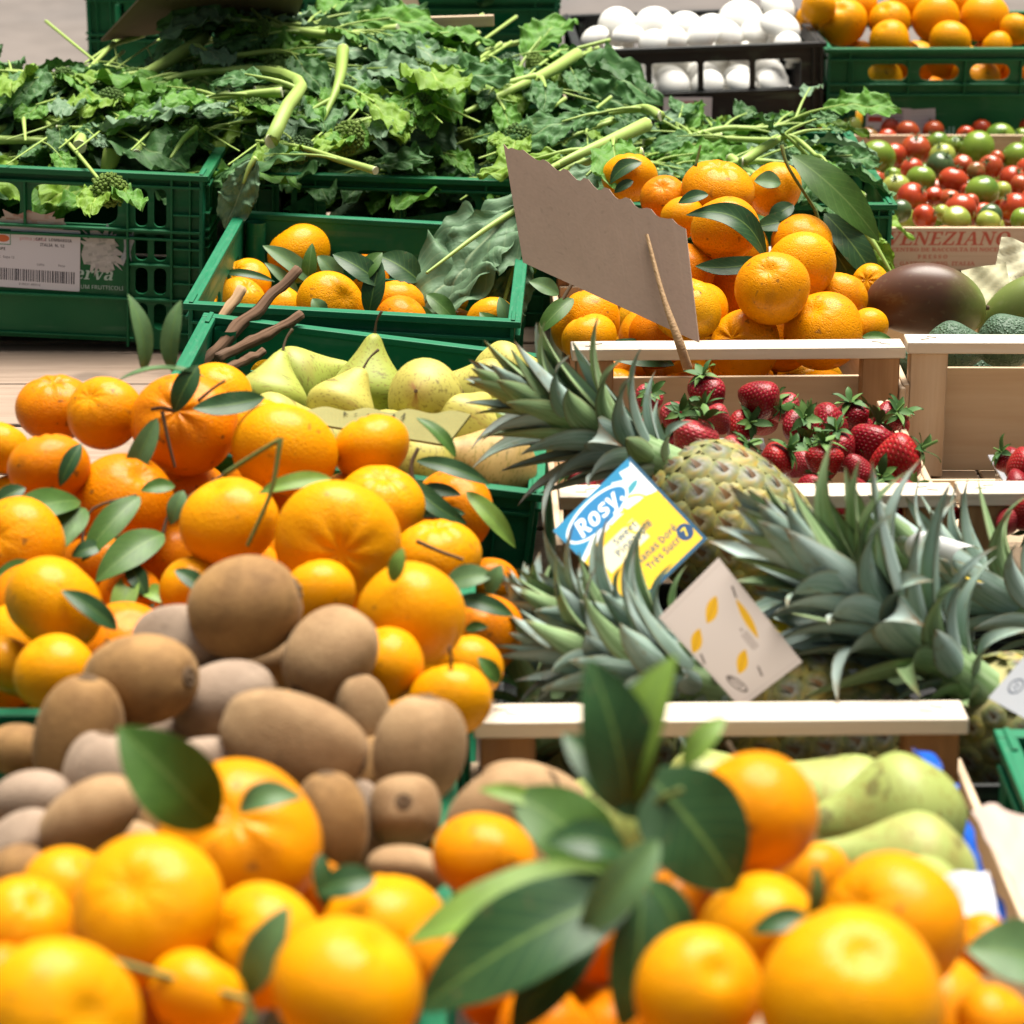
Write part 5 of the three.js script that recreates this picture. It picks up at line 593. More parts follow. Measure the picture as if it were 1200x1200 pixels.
function sprig(base, dir, len, seed, label, group, { r = 0.006, n = 6, leafLen = 0.11, floret = 0.5, pale = false, lift = 0.22, path = null } = {}) {
  const R = rng(seed), o = thing('turnip_green_sprig', label, 'turnip greens', group, base), d = dir.clone().normalize(), side = d.clone().cross(UP).normalize();
  const pts = path ? path.map((p) => p.clone().sub(base)) : [V(0, 0, 0), d.clone().multiplyScalar(len * 0.4).addScaledVector(UP, 0.012 * (R() - 0.3)).addScaledVector(side, 0.02 * (R() - 0.5)), d.clone().multiplyScalar(len * 0.75).addScaledVector(side, 0.05 * (R() - 0.5)), d.clone().multiplyScalar(len).addScaledVector(UP, 0.02 * (R() - 0.4)).addScaledVector(side, 0.06 * (R() - 0.5))];
  const cv = new THREE.CatmullRomCurve3(pts), stems = [limb(pts, [r, r * 0.85, r * 0.55, r * 0.35], 8, 14)], spots = [];
  for (let i = 0; i < n; i++) { const t = 0.3 + 0.7 * (i + R() * 0.6) / n, p = cv.getPoint(Math.min(1, t)), tg = cv.getTangent(Math.min(1, t)), s = (i % 2 ? 1 : -1) * (0.5 + 0.6 * R()), ld = tg.clone().addScaledVector(side, s).addScaledVector(UP, lift * (R() * 1.6 - 0.5)).normalize(), pl = 0.02 + 0.035 * R(); stems.push(limb([p, p.clone().addScaledVector(ld, pl * 0.6).addScaledVector(UP, 0.003), p.clone().addScaledVector(ld, pl + leafLen * 0.35)], [r * 0.42, r * 0.34, r * 0.16], 5, 6)); spots.push([p.clone().addScaledVector(ld, pl), ld]); }
  part('stem', joined(stems), pale ? stemPale : stemMat, o); cutDisc(pts[0], d, r * 0.98, o);
  for (const [p, ld] of spots) leafAt(o, p, ld, UP.clone().addScaledVector(V(0, 0, 1), 0.5 * R()).addScaledVector(side, (R() - 0.5) * 1.1), leafLen * (0.7 + 0.6 * R()), R, greenKind(R));
  if (R() < floret) { const f = part('floret', floretGeo[R() < 0.5 ? 0 : 1], floretMats[Math.floor(R() * 3)], o); f.position.copy(cv.getPoint(1)); aim(f, cv.getTangent(1).addScaledVector(UP, 0.6)); f.scale.setScalar(0.013 + 0.008 * R()); for (let i = 0; i < 3; i++) leafAt(o, cv.getPoint(0.97), cv.getTangent(1).addScaledVector(side, R() - 0.5).addScaledVector(UP, 0.4 * R()), UP.clone().addScaledVector(side, R() - 0.5), 0.05 + 0.03 * R(), R, R() < 0.5 ? 1 : 4); }
  return o;
}
{
  const R = rng(2024);
  // heap tops: [x0, x1, z front, z back, height at the front, height at the back]
  const beds = [[-0.90, -0.36, -3.03, -3.27, 0.985, 1.035, 30, 'sprig of turnip greens in the tall lattice crate', 'turnip greens in the tall lattice crate'], [-0.36, 0.06, -3.07, -3.40, 0.985, 1.075, 34, 'sprig of turnip greens heaped behind the leafy oranges', 'turnip greens heaped behind the leafy oranges'], [0.06, 0.34, -2.98, -3.28, 0.95, 0.985, 26, 'sprig of turnip greens heaped behind the wooden clementine crate', 'turnip greens behind the clementine crate']];
  let s = 1;
  beds.forEach(([x0, x1, zf, zb, yf, yb, n, label, group], bi) => {
    for (let layer = 0; layer < 2; layer++) for (let i = 0; i < (layer ? n : Math.round(n * 0.6)); i++) {
      const a = R(), x = x0 + 0.05 + (x1 - x0 - 0.10) * R(), z = zf + (zb - zf) * (0.05 + 0.9 * a), hump = 0.018 * Math.sin(x * 21 + 1) - (bi === 0 && x < -0.62 ? 0.045 * a : 0) - (bi === 1 ? clamp((x + 0.16) * 0.45, 0, 0.09) : 0) - (bi === 2 ? clamp((x - 0.27) * 0.35, 0, 0.05) : 0), y = yf + (yb - yf) * Math.sin(Math.min(1, a * 1.3) * 1.57) + hump - (layer ? 0.012 : 0.055) - 0.01 * R();
      const ang = R() < 0.4 ? Math.PI + (R() - 0.5) * 1.5 : (R() - 0.5) * 3, len = 0.12 + 0.07 * R(), d = V(Math.cos(ang), (R() - 0.55) * 0.25, Math.sin(ang) * 0.7), b = V(x, y, z).addScaledVector(d, -len * 0.45);
      const sp = sprig(b, d, len, 5000 + s++, label, group, { r: 0.0035 + 0.003 * R(), n: 6 + Math.floor(R() * 3), leafLen: 0.065 + 0.055 * R(), floret: 0.6, pale: R() < 0.6 });
      sp.updateMatrixWorld(true); const wall = [-2.87, -2.93, -2.84][bi]; for (const c of [...sp.children]) if (c.name === 'leaf' && new THREE.Box3().setFromObject(c).max.z > wall) sp.remove(c);   // nothing hangs through the crate front
    }
  });
  // the stalks that stand out
  const P = (list) => list.map(([u, v, h]) => spot(u, v, h));
  const stalk = (list, r, label, e = {}) => { const p = P(list); sprig(p[0], toward(p[0], p[p.length - 1]), 0.3, 7000 + s++, label, null, { r, n: 3, leafLen: 0.08, floret: 0, path: p, pale: true, ...e }); };
  stalk([[247, 22, 0.520], [228, 52, 0.527], [160, 92, 0.548], [112, 118, 0.562]], 0.0105, 'thick stalk of greens bending out under the dark card');
  stalk([[318, 165, 0.56], [335, 128, 0.535], [352, 97, 0.528], [300, 82, 0.535], [215, 88, 0.545], [135, 118, 0.558]], 0.0085, 'long arched pale stalk lying over the turnip greens');
  stalk([[330, 108, 0.54], [280, 112, 0.545], [210, 120, 0.552]], 0.006, 'straight pale stalk under the arched stalk');
  stalk([[402, 58, 0.515], [396, 100, 0.535], [378, 142, 0.565]], 0.0075, 'upright dark green stump of a stalk among the greens', { pale: false, n: 2 });
  stalk([[676, 64, 0.553], [640, 86, 0.555], [598, 106, 0.56], [545, 132, 0.575]], 0.0085, 'stalk of greens with cut end towards the black crate');
  stalk([[757, 146, 0.562], [720, 163, 0.566], [670, 185, 0.575], [640, 200, 0.585]], 0.0085, 'pale cut stalk pointing at the mushrooms above the card');
  stalk([[752, 180, 0.578], [715, 186, 0.582], [680, 192, 0.586], [650, 205, 0.595]], 0.0075, 'cut stalk with white end above the clementines');
  stalk([[774, 136, 0.562], [755, 127, 0.562], [730, 130, 0.565], [700, 136, 0.57]], 0.006, 'short yellowish bent stalk beside the mushroom crate');
  stalk([[93, 172, 0.585], [100, 140, 0.575], [118, 112, 0.565]], 0.008, 'branching pale stalk at the rim of the lattice crate', { n: 0 });
  stalk([[132, 178, 0.595], [128, 190, 0.605], [118, 215, 0.635], [85, 232, 0.65]], 0.011, 'stout white stalk poking over the rim of the lattice crate', { n: 0 });
  stalk([[160, 180, 0.59], [168, 150, 0.58], [155, 118, 0.57]], 0.005, 'thin curved stalk by the stout white stalk', { n: 0 });
  stalk([[440, 200, 0.58], [400, 188, 0.578], [350, 172, 0.573], [300, 165, 0.572]], 0.0045, 'thin stalk carrying a broad pale leaf over the rim', { n: 2, leafLen: 0.10 });
  stalk([[870, 190, 0.60], [900, 170, 0.59], [925, 160, 0.585], [965, 190, 0.60]], 0.006, 'stalk trailing toward the tomatoes', { n: 4, leafLen: 0.045 });
  stalk([[1010, 232, 0.655], [975, 210, 0.63], [940, 180, 0.605]], 0.007, 'cut stalk hanging beside the tomatoes', { n: 3, leafLen: 0.045 });
  // loose bare stalks sweeping over the heap
  for (let i = 0; i < 72; i++) { const u = 60 + 640 * R(), v = 55 + 110 * R() - (u > 150 && u < 560 ? 12 : 0), L = 70 + 110 * R(), a = 0.15 + 0.65 * R(), sg = R() < 0.75 ? 1 : -1, h = 0.54 + 0.045 * (v - 40) / 130 + (u > 560 ? 0.012 : 0), b = L * 0.12 * (R() - 0.3); const q = P([[u + sg * L * 0.5 * Math.cos(a), v - L * 0.5 * Math.sin(a), h - 0.012], [u, v - b, h - 0.004], [u - sg * L * 0.5 * Math.cos(a), v + L * 0.5 * Math.sin(a), h + 0.004]]); sprig(q[0], toward(q[0], q[2]), 0.1, 7600 + i, 'bare pale stalk lying loose over the turnip greens', 'loose stalks over the turnip greens', { r: 0.0020 + 0.0030 * R() * R(), n: 1, leafLen: 0.05, floret: 0.25, pale: true, path: q }); }
  // two big leaves hanging into the crate of leafy oranges
  const hang = (b, t, face, L, mat, label) => { const B = spot(...b), T = spot(...t), o = thing('turnip_green_leaf', label, 'turnip greens', null, B), Q = rng(mat + 40), d = toward(B, T); part('stalk', limb([V(0, 0, 0), d.clone().multiplyScalar(0.5).addScaledVector(UP, 0.004), d], [0.004, 0.003, 0.0015], 6), stemPale, o); leafAt(o, d.clone().multiplyScalar(0.1), d, face, L, Q, mat); leafAt(o, d.clone().multiplyScalar(0.25), d.clone().addScaledVector(UP, -0.02), face.clone().add(V(0.4, 0, -0.3)), L * 0.75, Q, mat); };
  hang([640, 225, 0.60], [500, 320, 0.655], V(-0.2, 0.8, 0.6), 0.19, 2, 'long grey green leaf drooping over the leafy oranges');
  hang([615, 285, 0.64], [588, 362, 0.70], V(0.2, 0.5, 0.9), 0.11, 2, 'broad leaf hanging beside the torn cardboard sign');
  hang([1000, 255, 0.63], [1045, 320, 0.68], V(0.1, 0.6, 0.8), 0.065, 4, 'bright yellow green leaf beside the printed tomato tray');
  hang([300, 185, 0.575], [285, 215, 0.60], V(0.0, 0.6, 0.8), 0.08, 2, 'pale broad leaf lapping over the dark crate rim');
  hang([230, 150, 0.57], [200, 185, 0.592], V(0, 0.5, 0.9), 0.065, 0, 'bluish leaf lying on the rim of the lattice crate');
  hang([25, 115, 0.565], [30, 165, 0.58], V(0.3, 0.5, 0.8), 0.06, 2, 'bluish drooping leaf near the end of the lattice crate');
  // loose greens in the crates at the back
  for (const [x, z, y, l] of [[-0.2, -4.1, 1.02, 'leafy sprig in the tall crate at the back'], [-0.08, -4.05, 1.03, 'leafy sprig in the tall crate at the back'], [0.0, -4.12, 1.02, 'leafy sprig in the tall crate at the back'], [-0.46, -4.05, 1.03, 'leafy sprig in the crate behind the dark card'], [-0.40, -4.1, 1.02, 'leafy sprig in the crate behind the dark card']]) sprig(V(x, y - 0.03, z), V(R() - 0.5, 0.1, R() - 0.5), 0.14, 8000 + s++, l, l.replace('leafy sprig', 'sprigs'), { n: 6, leafLen: 0.08 });
}
// ---------------------------------------------------------------- cards, labels, sticks
// a flat card with a torn or waved edge: outline in its own plane, real thickness, placed by three corners
function card(name, label, cat, corners, t, mat, edge, face) { // corners: top left, top right, bottom left, bottom right as points
  const [a, b, c, d] = corners, o = thing(name, label, cat, null, c), X = toward(a, b), n = X.clone().cross(toward(a, c)).normalize();
  const N = 44, P = [], I = [], UVs = []; const top = (u) => { const w = edge ? edge(u) : 0; return a.clone().lerp(b, u).addScaledVector(toward(a, c).normalize(), w); }, bot = (u) => c.clone().lerp(d, u);
  for (const off of [0, -t]) for (let i = 0; i <= N; i++) { const u = i / N; for (const [p, v] of [[top(u), 1], [bot(u), 0]]) { const q = p.sub(c).addScaledVector(n, off); P.push(q.x, q.y, q.z); UVs.push(u, v); } }
  const S = (N + 1) * 2; for (let i = 0; i < N; i++) { const k = i * 2; I.push(k, k + 1, k + 3, k, k + 3, k + 2, S + k, S + k + 3, S + k + 1, S + k, S + k + 2, S + k + 3, k, k + 2, S + k + 2, k, S + k + 2, S + k, k + 1, S + k + 3, k + 3, k + 1, S + k + 1, S + k + 3); }
  const e = N * 2; I.push(0, S + 1, 1, 0, S, S + 1, e, e + 1, S + e + 1, e, S + e + 1, S + e);
  const g = new THREE.BufferGeometry(); g.setAttribute('position', new THREE.Float32BufferAttribute(P, 3)); g.setAttribute('uv', new THREE.Float32BufferAttribute(UVs, 2)); g.setIndex(I); const q = g.toNonIndexed(); q.computeVertexNormals(); part('board', q, mat, o);
  if (face) { const f = new THREE.BufferGeometry(), h = n.clone().multiplyScalar(n.dot(toward(c, CAM)) > 0 ? 0.0006 : -0.0006 - t); const z = [a, b, c, d].map((p) => p.clone().sub(c).add(h)); f.setAttribute('position', new THREE.Float32BufferAttribute(z.flatMap((p) => [p.x, p.y, p.z]), 3)); f.setAttribute('uv', new THREE.Float32BufferAttribute([0, 1, 1, 1, 0, 0, 1, 0], 2)); f.setIndex([2, 3, 1, 2, 1, 0]); f.computeVertexNormals(); part('print', f, face, o); }
  return o;
}
{
  const torn = (u) => 0.0062 * Math.abs(Math.sin(u * 27)) + 0.0012 * Math.sin(u * 61 + 1) + (u < 0.04 ? 0.004 : 0);
  const sign = card('cardboard_sign', 'blank brown cardboard sign with a torn edge in the clementine crate', 'sign', [deep(590, 163, 2.52), deep(803, 262, 2.44), deep(614, 308, 2.50), deep(820, 402, 2.42)], 0.0022, cardboard, torn);
  const sp = [deep(758, 275, 2.447), deep(778, 350, 2.425), deep(797, 404, 2.415), deep(806, 432, 2.425)].map((p) => p.sub(sign.position)); part('stick', limb(sp, [0.0016, 0.0024, 0.0042, 0.0045], 6), stickWood, sign);
  card('cardboard_sign', 'dark tilted cardboard sign lying on the turnip greens', 'sign', [deep(215, -60, 3.10), deep(380, -70, 3.12), deep(118, 46, 3.40), deep(348, 16, 3.44)], 0.003, cardDark, null);
  card('cardboard_sign', 'small brown card standing behind the wooden lath', 'sign', [deep(425, -20, 3.60), deep(482, -22, 3.58), deep(430, 14, 3.56), deep(497, 22, 3.54)], 0.0025, cardDark, null);
  const la = [deep(300, 36, 3.46), deep(440, 28, 3.48), deep(572, 25, 3.5)], lo = thing('wooden_lath', 'pale wooden lath lying across the turnip greens', 'lath', null, la[1]); const lg = plankGeo(-0.15, 0.15, -0.007, 0.007, -0.004, 0.004, 1); const lm = part('lath', lg, pineB, lo); lm.rotation.z = 0.03;
  const wavy = (u) => 0.003 * Math.sin(u * 26) + 0.003;
  card('cardboard_strip', 'greenish card strip with scalloped edge and handwriting before the pears', 'sign', [deep(345, 478, 2.12), deep(550, 484, 2.08), deep(352, 496, 2.10), deep(524, 524, 2.06)], 0.002, M([1, 1, 1], 0.85, { map: cardMap(87, [0.30, 0.28, 0.10]) }), wavy, M([1, 1, 1], 0.85, { transparent: true, map: canvasTex(256, 64, (c, W, H) => { c.clearRect(0, 0, W, H); c.strokeStyle = 'rgba(30,28,15,0.9)'; c.lineWidth = 2; c.beginPath(); const R = rng(4); for (let x = 70; x < 170; x += 9 + R() * 12) { c.moveTo(x, 30 + R() * 6); c.lineTo(x + R() * 5, 22 + R() * 6); if (R() < 0.5) c.lineTo(x + 5, 32 + R() * 5); } c.stroke(); }) }));
  // crate labels
  const label = (o, x, y, z, w, h, ry, map, nm, rz = 0) => { const g = new THREE.PlaneGeometry(w, h, 6, 4), p = g.attributes.position; for (let i = 0; i < p.count; i++) p.setZ(i, 0.0004 + 0.0006 * Math.sin(p.getX(i) * 60 + p.getY(i) * 90) ** 2); g.computeVertexNormals(); const m = part(nm, g, M([1, 1, 1], 0.55, { map, transparent: true, alphaTest: 0.5 }), o); m.position.set(x, y, z); m.rotation.set(0, ry, rz); };
  const bars = (c, x, y, w, h, seed) => { const R = rng(seed); c.fillStyle = '#223'; for (let q = x; q < x + w;) { const b = 2 + Math.floor(R() * 4); c.fillRect(q, y, b, h); q += b + 2 + Math.floor(R() * 5); } };
  const fz = 0.2 - 0.0095 + 0.0016 + 0.0008;
  label(greensA, 0.115, 0.095, fz, 0.096, 0.068, 0, canvasTex(384, 272, (c, W, H) => { c.fillStyle = '#e9e8f2'; c.beginPath(); c.roundRect ? c.roundRect(2, 2, W - 4, H - 4, 8) : c.rect(2, 2, W - 4, H - 4); c.fill(); c.fillStyle = '#2c7a55'; c.fillRect(16, 14, 68, 14); c.fillStyle = '#e07a4a'; c.beginPath(); c.ellipse(50, 56, 28, 16, 0, 0, 7); c.fill(); c.strokeStyle = '#2c7a55'; c.lineWidth = 3; c.strokeRect(18, 30, 64, 52); c.fillStyle = '#333'; c.font = 'bold 17px sans-serif'; c.fillText('RAPE', 20, 108); c.fillStyle = '#c98a98'; c.font = '20px sans-serif'; c.fillText('CIME DI RAPA', 122, 34); c.fillText('prima scelta', 122, 58); c.fillStyle = '#334'; c.font = 'bold 17px sans-serif'; c.fillText('CAT. I  LOMBARDIA', 190, 56); c.fillText('ITALIA  N. 12', 210, 80); c.font = '14px sans-serif'; c.fillText('Cal.  Rapa 12', 20, 142); c.fillText('Lotto', 196, 166); c.fillText('Peso', 288, 166); bars(c, 20, 186, 338, 52, 3); c.fillStyle = '#334'; c.font = '13px sans-serif'; c.fillText('8 00231 400512', 120, 256); }), 'barcode_label', -0.02);
  const torn2 = (seed, cols, rag) => canvasTex(256, 192, (c, W, H) => { c.clearRect(0, 0, W, H); const R = rng(seed); c.fillStyle = cols[0]; c.beginPath(); for (let i = 0; i <= 40; i++) { const a = i / 40 * 6.283, k = 0.80 + rag * (R() - 0.5), x = W / 2 + Math.sign(Math.cos(a)) * Math.pow(Math.abs(Math.cos(a)), 0.5) * W * 0.5 * k, y = H / 2 + Math.sign(Math.sin(a)) * Math.pow(Math.abs(Math.sin(a)), 0.5) * H * 0.5 * k; i ? c.lineTo(x, y) : c.moveTo(x, y); } c.fill(); c.globalCompositeOperation = 'source-atop'; for (let i = 0; i < 90; i++) { c.fillStyle = cols[1 + Math.floor(R() * (cols.length - 1))]; c.globalAlpha = 0.25 + 0.4 * R(); c.fillRect(R() * W, R() * H, 6 + R() * 50, 3 + R() * 16); } });
  label(greensA, 0.108, 0.125, fz - 0.0007, 0.088, 0.05, 0, torn2(5, ['#c9b3a6', '#b98a78', '#d9cbc2', '#a8644e'], 0.3), 'torn_label'); label(greensA, 0.186, 0.108, fz, 0.046, 0.056, 0, torn2(9, ['#c4c2c0', '#b0aeb0', '#dad8d8', '#8f9690'], 0.55), 'torn_label', 0.25); label(greensA, 0.214, 0.112, fz, 0.012, 0.044, 0, torn2(12, ['#aab4bc', '#c4c8d0', '#94a0a4'], 0.6), 'torn_label', -0.15);
  label(greensA, 0.190, 0.075, fz - 0.0009, 0.085, 0.034, 0, canvasTex(340, 136, (c, W, H) => { c.clearRect(0, 0, W, H); c.fillStyle = 'rgba(190,215,205,0.95)'; c.font = 'italic bold 74px serif'; c.fillText('erva', 30, 70); c.font = '26px sans-serif'; c.fillText('AGRUM FRUTTICOLI', 10, 112, 250); }), 'crate_lettering', 0);
  const bz = 0.18 - 0.0095 + 0.0016 + 0.0008;
  label(backOrange, -0.105, 0.060, bz, 0.064, 0.045, 0, canvasTex(256, 180, (c, W, H) => { c.fillStyle = '#d6d3d8'; c.fillRect(0, 0, W, H); c.fillStyle = '#c0483c'; c.fillRect(12, 52, 80, 30); c.fillStyle = '#666a78'; for (const y of [14, 30, 48, 66]) c.fillRect(110, y, 100, 8); bars(c, 50, 122, 180, 36, 8); }), 'white_label', -0.03); label(backOrange, -0.056, 0.060, bz + 0.0004, 0.036, 0.042, 0, canvasTex(128, 160, (c, W, H) => { c.fillStyle = '#d4d4da'; c.fillRect(0, 0, W, H); c.fillStyle = 'rgba(120,125,140,0.35)'; for (let y = 16; y < H; y += 22) c.fillRect(10, y, W - 24, 3); }), 'white_label', 0.05);
  label(backOrange, -0.020, 0.048, bz, 0.03, 0.024, 0, canvasTex(128, 96, (c, W, H) => { c.clearRect(0, 0, W, H); c.fillStyle = 'rgba(150,205,195,0.95)'; c.font = 'bold 80px sans-serif'; c.fillText('hil', 12, 78); }), 'crate_lettering');
  label(blackCrate, -0.02, 0.082, 0.17 - 0.0095 + 0.0105, 0.068, 0.05, 0, canvasTex(256, 190, (c, W, H) => { c.fillStyle = '#cfcfd8'; c.fillRect(0, 0, W, H); c.fillStyle = '#b86a78'; c.fillRect(60, 22, 140, 12); c.fillStyle = '#707488'; c.fillRect(40, 46, 90, 8); bars(c, 30, 100, 190, 50, 6); }), 'white_label', -0.04);
  // pineapple tags
  const tag4 = (name, lab, uv4, zs, map, back) => { const c4 = uv4.map(([u, v], i) => deep(u, v, zs[i])); const o = card(name, lab, 'tag', c4, 0.0006, back || paperWhite, null, M([1, 1, 1], 0.6, { map, specularIntensity: 0.3 })); return o; };
  tag4('pineapple_tag', 'blue and yellow pineapple tag with white lettering on a blue oval', [[648, 623], [738, 536], [742, 716], [829, 632]], [1.90, 1.93, 1.865, 1.90], canvasTex(480, 520, (c, W, H) => { // lettering runs from the low corner up to the top one
    c.fillStyle = '#e6ebea'; c.fillRect(0, 0, W, H); c.fillStyle = '#e8b91e'; c.beginPath(); c.moveTo(0, H * 0.40); c.quadraticCurveTo(W * 0.5, H * 0.26, W, H * 0.40); c.lineTo(W, H); c.lineTo(0, H); c.fill(); c.fillStyle = '#f3e7b8'; c.fillRect(W * 0.1, H * 0.42, W * 0.5, H * 0.22);
    c.strokeStyle = '#f2d21c'; c.lineWidth = 11; for (const [x, y] of [[0.52, 0.36], [0.72, 0.33], [0.86, 0.44], [0.62, 0.52], [0.30, 0.86], [0.52, 0.92], [0.80, 0.70]]) { c.beginPath(); c.ellipse(W * x, H * y, 62, 34, 0.5, 0, 7); c.stroke(); }
    c.fillStyle = '#1a82ae'; c.beginPath(); c.moveTo(0, 0); c.lineTo(W, 0); c.lineTo(W * 0.93, 34); c.lineTo(W * 0.82, 20); c.lineTo(W * 0.80, 60); c.lineTo(W * 0.70, 30); c.lineTo(W * 0.62, 70); c.lineTo(W * 0.2, 150); c.lineTo(0, H * 0.36); c.fill(); c.fillStyle = '#3f97a8'; c.beginPath(); c.ellipse(W * 0.80, 112, 44, 14, -0.2, 0, 7); c.fill();
    c.strokeStyle = '#0e4b6a'; c.lineWidth = 20; c.beginPath(); c.moveTo(W - 6, 0); c.lineTo(W - 6, H - 6); c.lineTo(0, H - 6); c.stroke();
    c.save(); c.translate(W * 0.40, 88); c.fillStyle = '#e9f2f6'; c.beginPath(); c.ellipse(0, 0, 180, 76, 0, 0, 7); c.fill(); c.fillStyle = '#1c79ae'; c.beginPath(); c.ellipse(0, 0, 166, 64, 0, 0, 7); c.fill(); c.fillStyle = '#ffffff'; c.font = 'italic bold 108px sans-serif'; c.textAlign = 'center'; c.fillText('Rosy.', 4, 36, 290); c.restore();
    c.fillStyle = '#173f66'; c.font = 'bold 46px sans-serif'; c.fillText('Sweet', 150, 258); c.fillText('Pineapple', 120, 304, 220); c.fillText('Ananas Doré', 130, 396, 290); c.fillText('Très Sucré', 180, 446, 240);
    c.fillStyle = '#123f6a'; c.beginPath(); c.arc(W - 56, H - 92, 40, 0, 7); c.fill(); c.fillStyle = '#f2d21c'; c.font = 'bold 56px sans-serif'; c.fillText('7', W - 71, H - 72);
  }));
  const bananas = (c, W, H) => { c.fillStyle = '#cdbfb6'; c.fillRect(0, 0, W, H); c.strokeStyle = '#b4a69c'; c.lineWidth = 2; c.strokeRect(14, 14, W - 28, H - 28); for (const [x, y, a] of [[190, 95, 0.3], [90, 210, 1.3], [275, 270, 1.2], [130, 390, 1.2]]) { c.save(); c.translate(x, y); c.rotate(a); c.scale(1.35, 1.25); c.fillStyle = '#dca81e'; c.beginPath(); c.moveTo(-52, -6); c.quadraticCurveTo(0, -42, 52, -6); c.quadraticCurveTo(0, 26, -52, -6); c.fill(); c.strokeStyle = '#a87a10'; c.lineWidth = 2; c.beginPath(); c.moveTo(-48, -6); c.quadraticCurveTo(0, -8, 48, -6); c.stroke(); c.restore(); } c.strokeStyle = '#443a34'; c.lineWidth = 9; for (const [x, y] of [[90, 40], [325, 215], [180, 420]]) { c.beginPath(); c.moveTo(x, y); c.lineTo(x + 34, y + 22); c.stroke(); } c.fillStyle = '#8b7f78'; for (let i = 0; i < 5; i++) c.fillRect(215, 130 + i * 9, 60, 4); c.fillStyle = '#4a403a'; c.font = 'bold 28px sans-serif'; c.fillText('+', 196, 160); c.lineWidth = 7; c.beginPath(); c.ellipse(330, 380, 40, 22, -0.5, 0, 7); c.stroke(); c.font = 'italic bold 26px sans-serif'; c.save(); c.translate(300, 402); c.rotate(-0.5); c.fillText('Rosy', 0, 0, 60); c.restore(); };
  tag4('paper_card', 'beige folded paper printed with yellow bananas among pineapple crowns', [[842, 654], [940, 776], [772, 724], [868, 830]], [1.745, 1.72, 1.735, 1.72], canvasTex(400, 460, bananas), M([0.55, 0.49, 0.45], 0.8));
  tag4('pineapple_tag', 'small yellow tag lying beside the beige banana paper', [[885, 712], [938, 732], [890, 732], [930, 750]], [1.83, 1.82, 1.82, 1.81], canvasTex(128, 64, (c, W, H) => { c.fillStyle = '#e9c92f'; c.fillRect(0, 0, W, H); c.fillStyle = '#f6ecb0'; for (let i = 0; i < 6; i++) c.fillRect(10 + i * 20, 10 + (i % 3) * 16, 12, 8); c.fillStyle = '#4aa3c8'; c.fillRect(W - 14, 0, 14, H); }));
  tag4('paper_card', 'white tag with a yellow mark behind the pear crate rail', [[905, 790], [1005, 786], [912, 806], [990, 802]], [1.775, 1.77, 1.76, 1.755], canvasTex(128, 64, (c, W, H) => { c.fillStyle = '#dfe0e8'; c.fillRect(0, 0, W, H); c.fillStyle = '#e3c23a'; c.fillRect(36, 14, 30, 14); }));
  tag4('pineapple_tag', 'white card with a round grey emblem hanging at the big crown', [[1222, 745], [1270, 800], [1158, 818], [1215, 850]], [1.72, 1.71, 1.72, 1.71], canvasTex(200, 160, (c, W, H) => { c.fillStyle = '#eceef6'; c.fillRect(0, 0, W, H); c.strokeStyle = '#8a90a0'; c.lineWidth = 5; c.beginPath(); c.ellipse(44, 104, 20, 15, -0.5, 0, 7); c.stroke(); c.fillStyle = '#9aa0b0'; c.fillRect(34, 98, 20, 4); c.fillRect(36, 106, 16, 4); }));
  // curled tag: a strip rolled back on itself
  { const B = deep(1100, 652, 1.90), o = thing('pineapple_tag', 'curled white and yellow tag between the two strawberry crates', 'tag', null, B); const gs = (off) => sheet(8, 20, (u, v) => { const a = -0.5 + v * 3.6, r = 0.011 + 0.004 * v; return V(-0.012 + r * -Math.sin(a) * 1.4 + u * 0.030 + v * 0.012, 0.006 + r * Math.cos(a) + u * -0.004 - off * Math.cos(a), u * 0.018 - off); }); part('outer_face', gs(-0.0004), M([0.80, 0.80, 0.78], 0.4), o); part('inner_face', gs(0.0004), M([0.78, 0.58, 0.07], 0.4), o); }
  // sticks across the pear crate
  const stick = (a, b, z0, z1, w, mat, label) => { const A = deep(...a, z0), B = deep(...b, z1), o = thing('stick', label, 'stick', null, A), L = A.distanceTo(B), R = rng(w * 1e6), pts = [], rs = []; for (let i = 0; i <= 7; i++) { pts.push(V((R() - 0.5) * w * 0.28, L * i / 7, (R() - 0.5) * w * 0.28)); rs.push(w * (0.42 + 0.2 * R())); } const g = limb(pts, rs, 7, 22), p = g.attributes.position, uv = g.attributes.uv; for (let i = 0; i < p.count; i++) { const k = 1 + 0.22 * (hash(i % 8, i >> 4, 3) - 0.5); p.setX(i, p.getX(i) * k); p.setZ(i, p.getZ(i) * 0.8 * k); uv.setXY(i, uv.getY(i) * L / 0.5, uv.getX(i) * 0.2); } g.computeVertexNormals(); aim(part('wood', g, mat, o), toward(A, B), 0.4); };
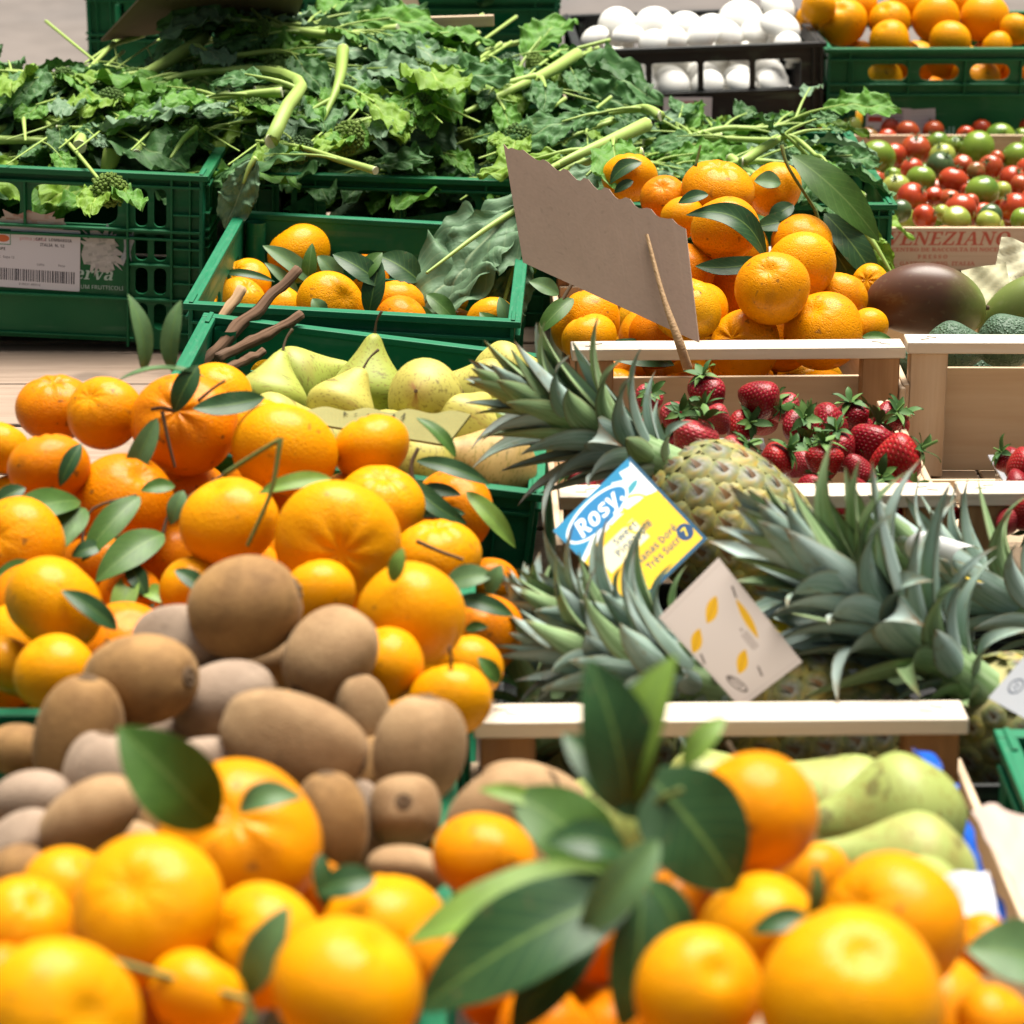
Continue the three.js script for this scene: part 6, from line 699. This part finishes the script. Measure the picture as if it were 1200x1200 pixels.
  stick([225, 420], [285, 338], 2.45, 2.50, 0.0085, stickWood, 'pale split stick leaning on the pear crate'); stick([232, 430], [350, 316], 2.42, 2.50, 0.0105, barkStick, 'long dark brown stick leaning on the pear crate'); stick([255, 422], [354, 370], 2.40, 2.46, 0.009, barkStick, 'blackish stick lying across the pear crate corner'); stick([255, 440], [310, 412], 2.38, 2.42, 0.008, barkStick, 'short dark stub of stick in the pear crate');
  // blue tissue, white paper cup, cream paper
  const crumple = (name, label, cat, c, w, l, mat, ry, tilt, seed, amp) => { const o = thing(name, label, cat, null, c), R = rng(seed), ph = [R() * 6, R() * 6, R() * 6]; const f = (u, v, off) => V((u - 0.5) * w, amp * (Math.sin(u * 9 + ph[0]) * Math.cos(v * 7 + ph[1]) + 0.6 * Math.abs(Math.sin(v * 17 + u * 9 + ph[2]))) + off, (v - 0.5) * l); const m = part('sheet', joined([sheet(12, 24, (u, v) => f(u, v, 0.0003)), sheet(12, 24, (u, v) => f(1 - u, v, -0.0003))]), mat, o); m.rotation.set(tilt[0], ry, tilt[1], 'YXZ'); };
  crumple('tissue_paper', 'shiny blue wrapping beside the green pears', 'paper', deep(1122, 975, 1.47), 0.035, 0.17, M([0.006, 0.10, 0.55], 0.3, { clearcoat: 0.4 }), 0.0, [0, -0.9], 3, 0.004);
  crumple('paper_sheet', 'white paper edge under the orange beside the pears', 'paper', deep(1130, 1068, 1.30), 0.03, 0.04, M([0.8, 0.8, 0.84], 0.7), 0.1, [0.6, 0.1], 6, 0.002);
  crumple('paper_sheet', 'cream paper leaf standing behind the dark mango', 'paper', deep(1158, 340, 2.75), 0.045, 0.05, M([0.72, 0.68, 0.44], 0.75), 0.3, [1.0, 0.3], 8, 0.002);
  crumple('paper_sheet', 'curled cream paper above the green mango', 'paper', deep(1200, 318, 2.80), 0.06, 0.06, M([0.74, 0.70, 0.48], 0.75), -0.4, [0.9, -0.4], 11, 0.004);
  crumple('paper_sheet', 'pinkish paper in the crate beside the blue wrapping', 'paper', deep(1235, 1045, 1.40), 0.05, 0.12, M([0.55, 0.42, 0.36], 0.8), 0.2, [0.3, -0.2], 14, 0.004);
}
renderer.render(scene, camera);
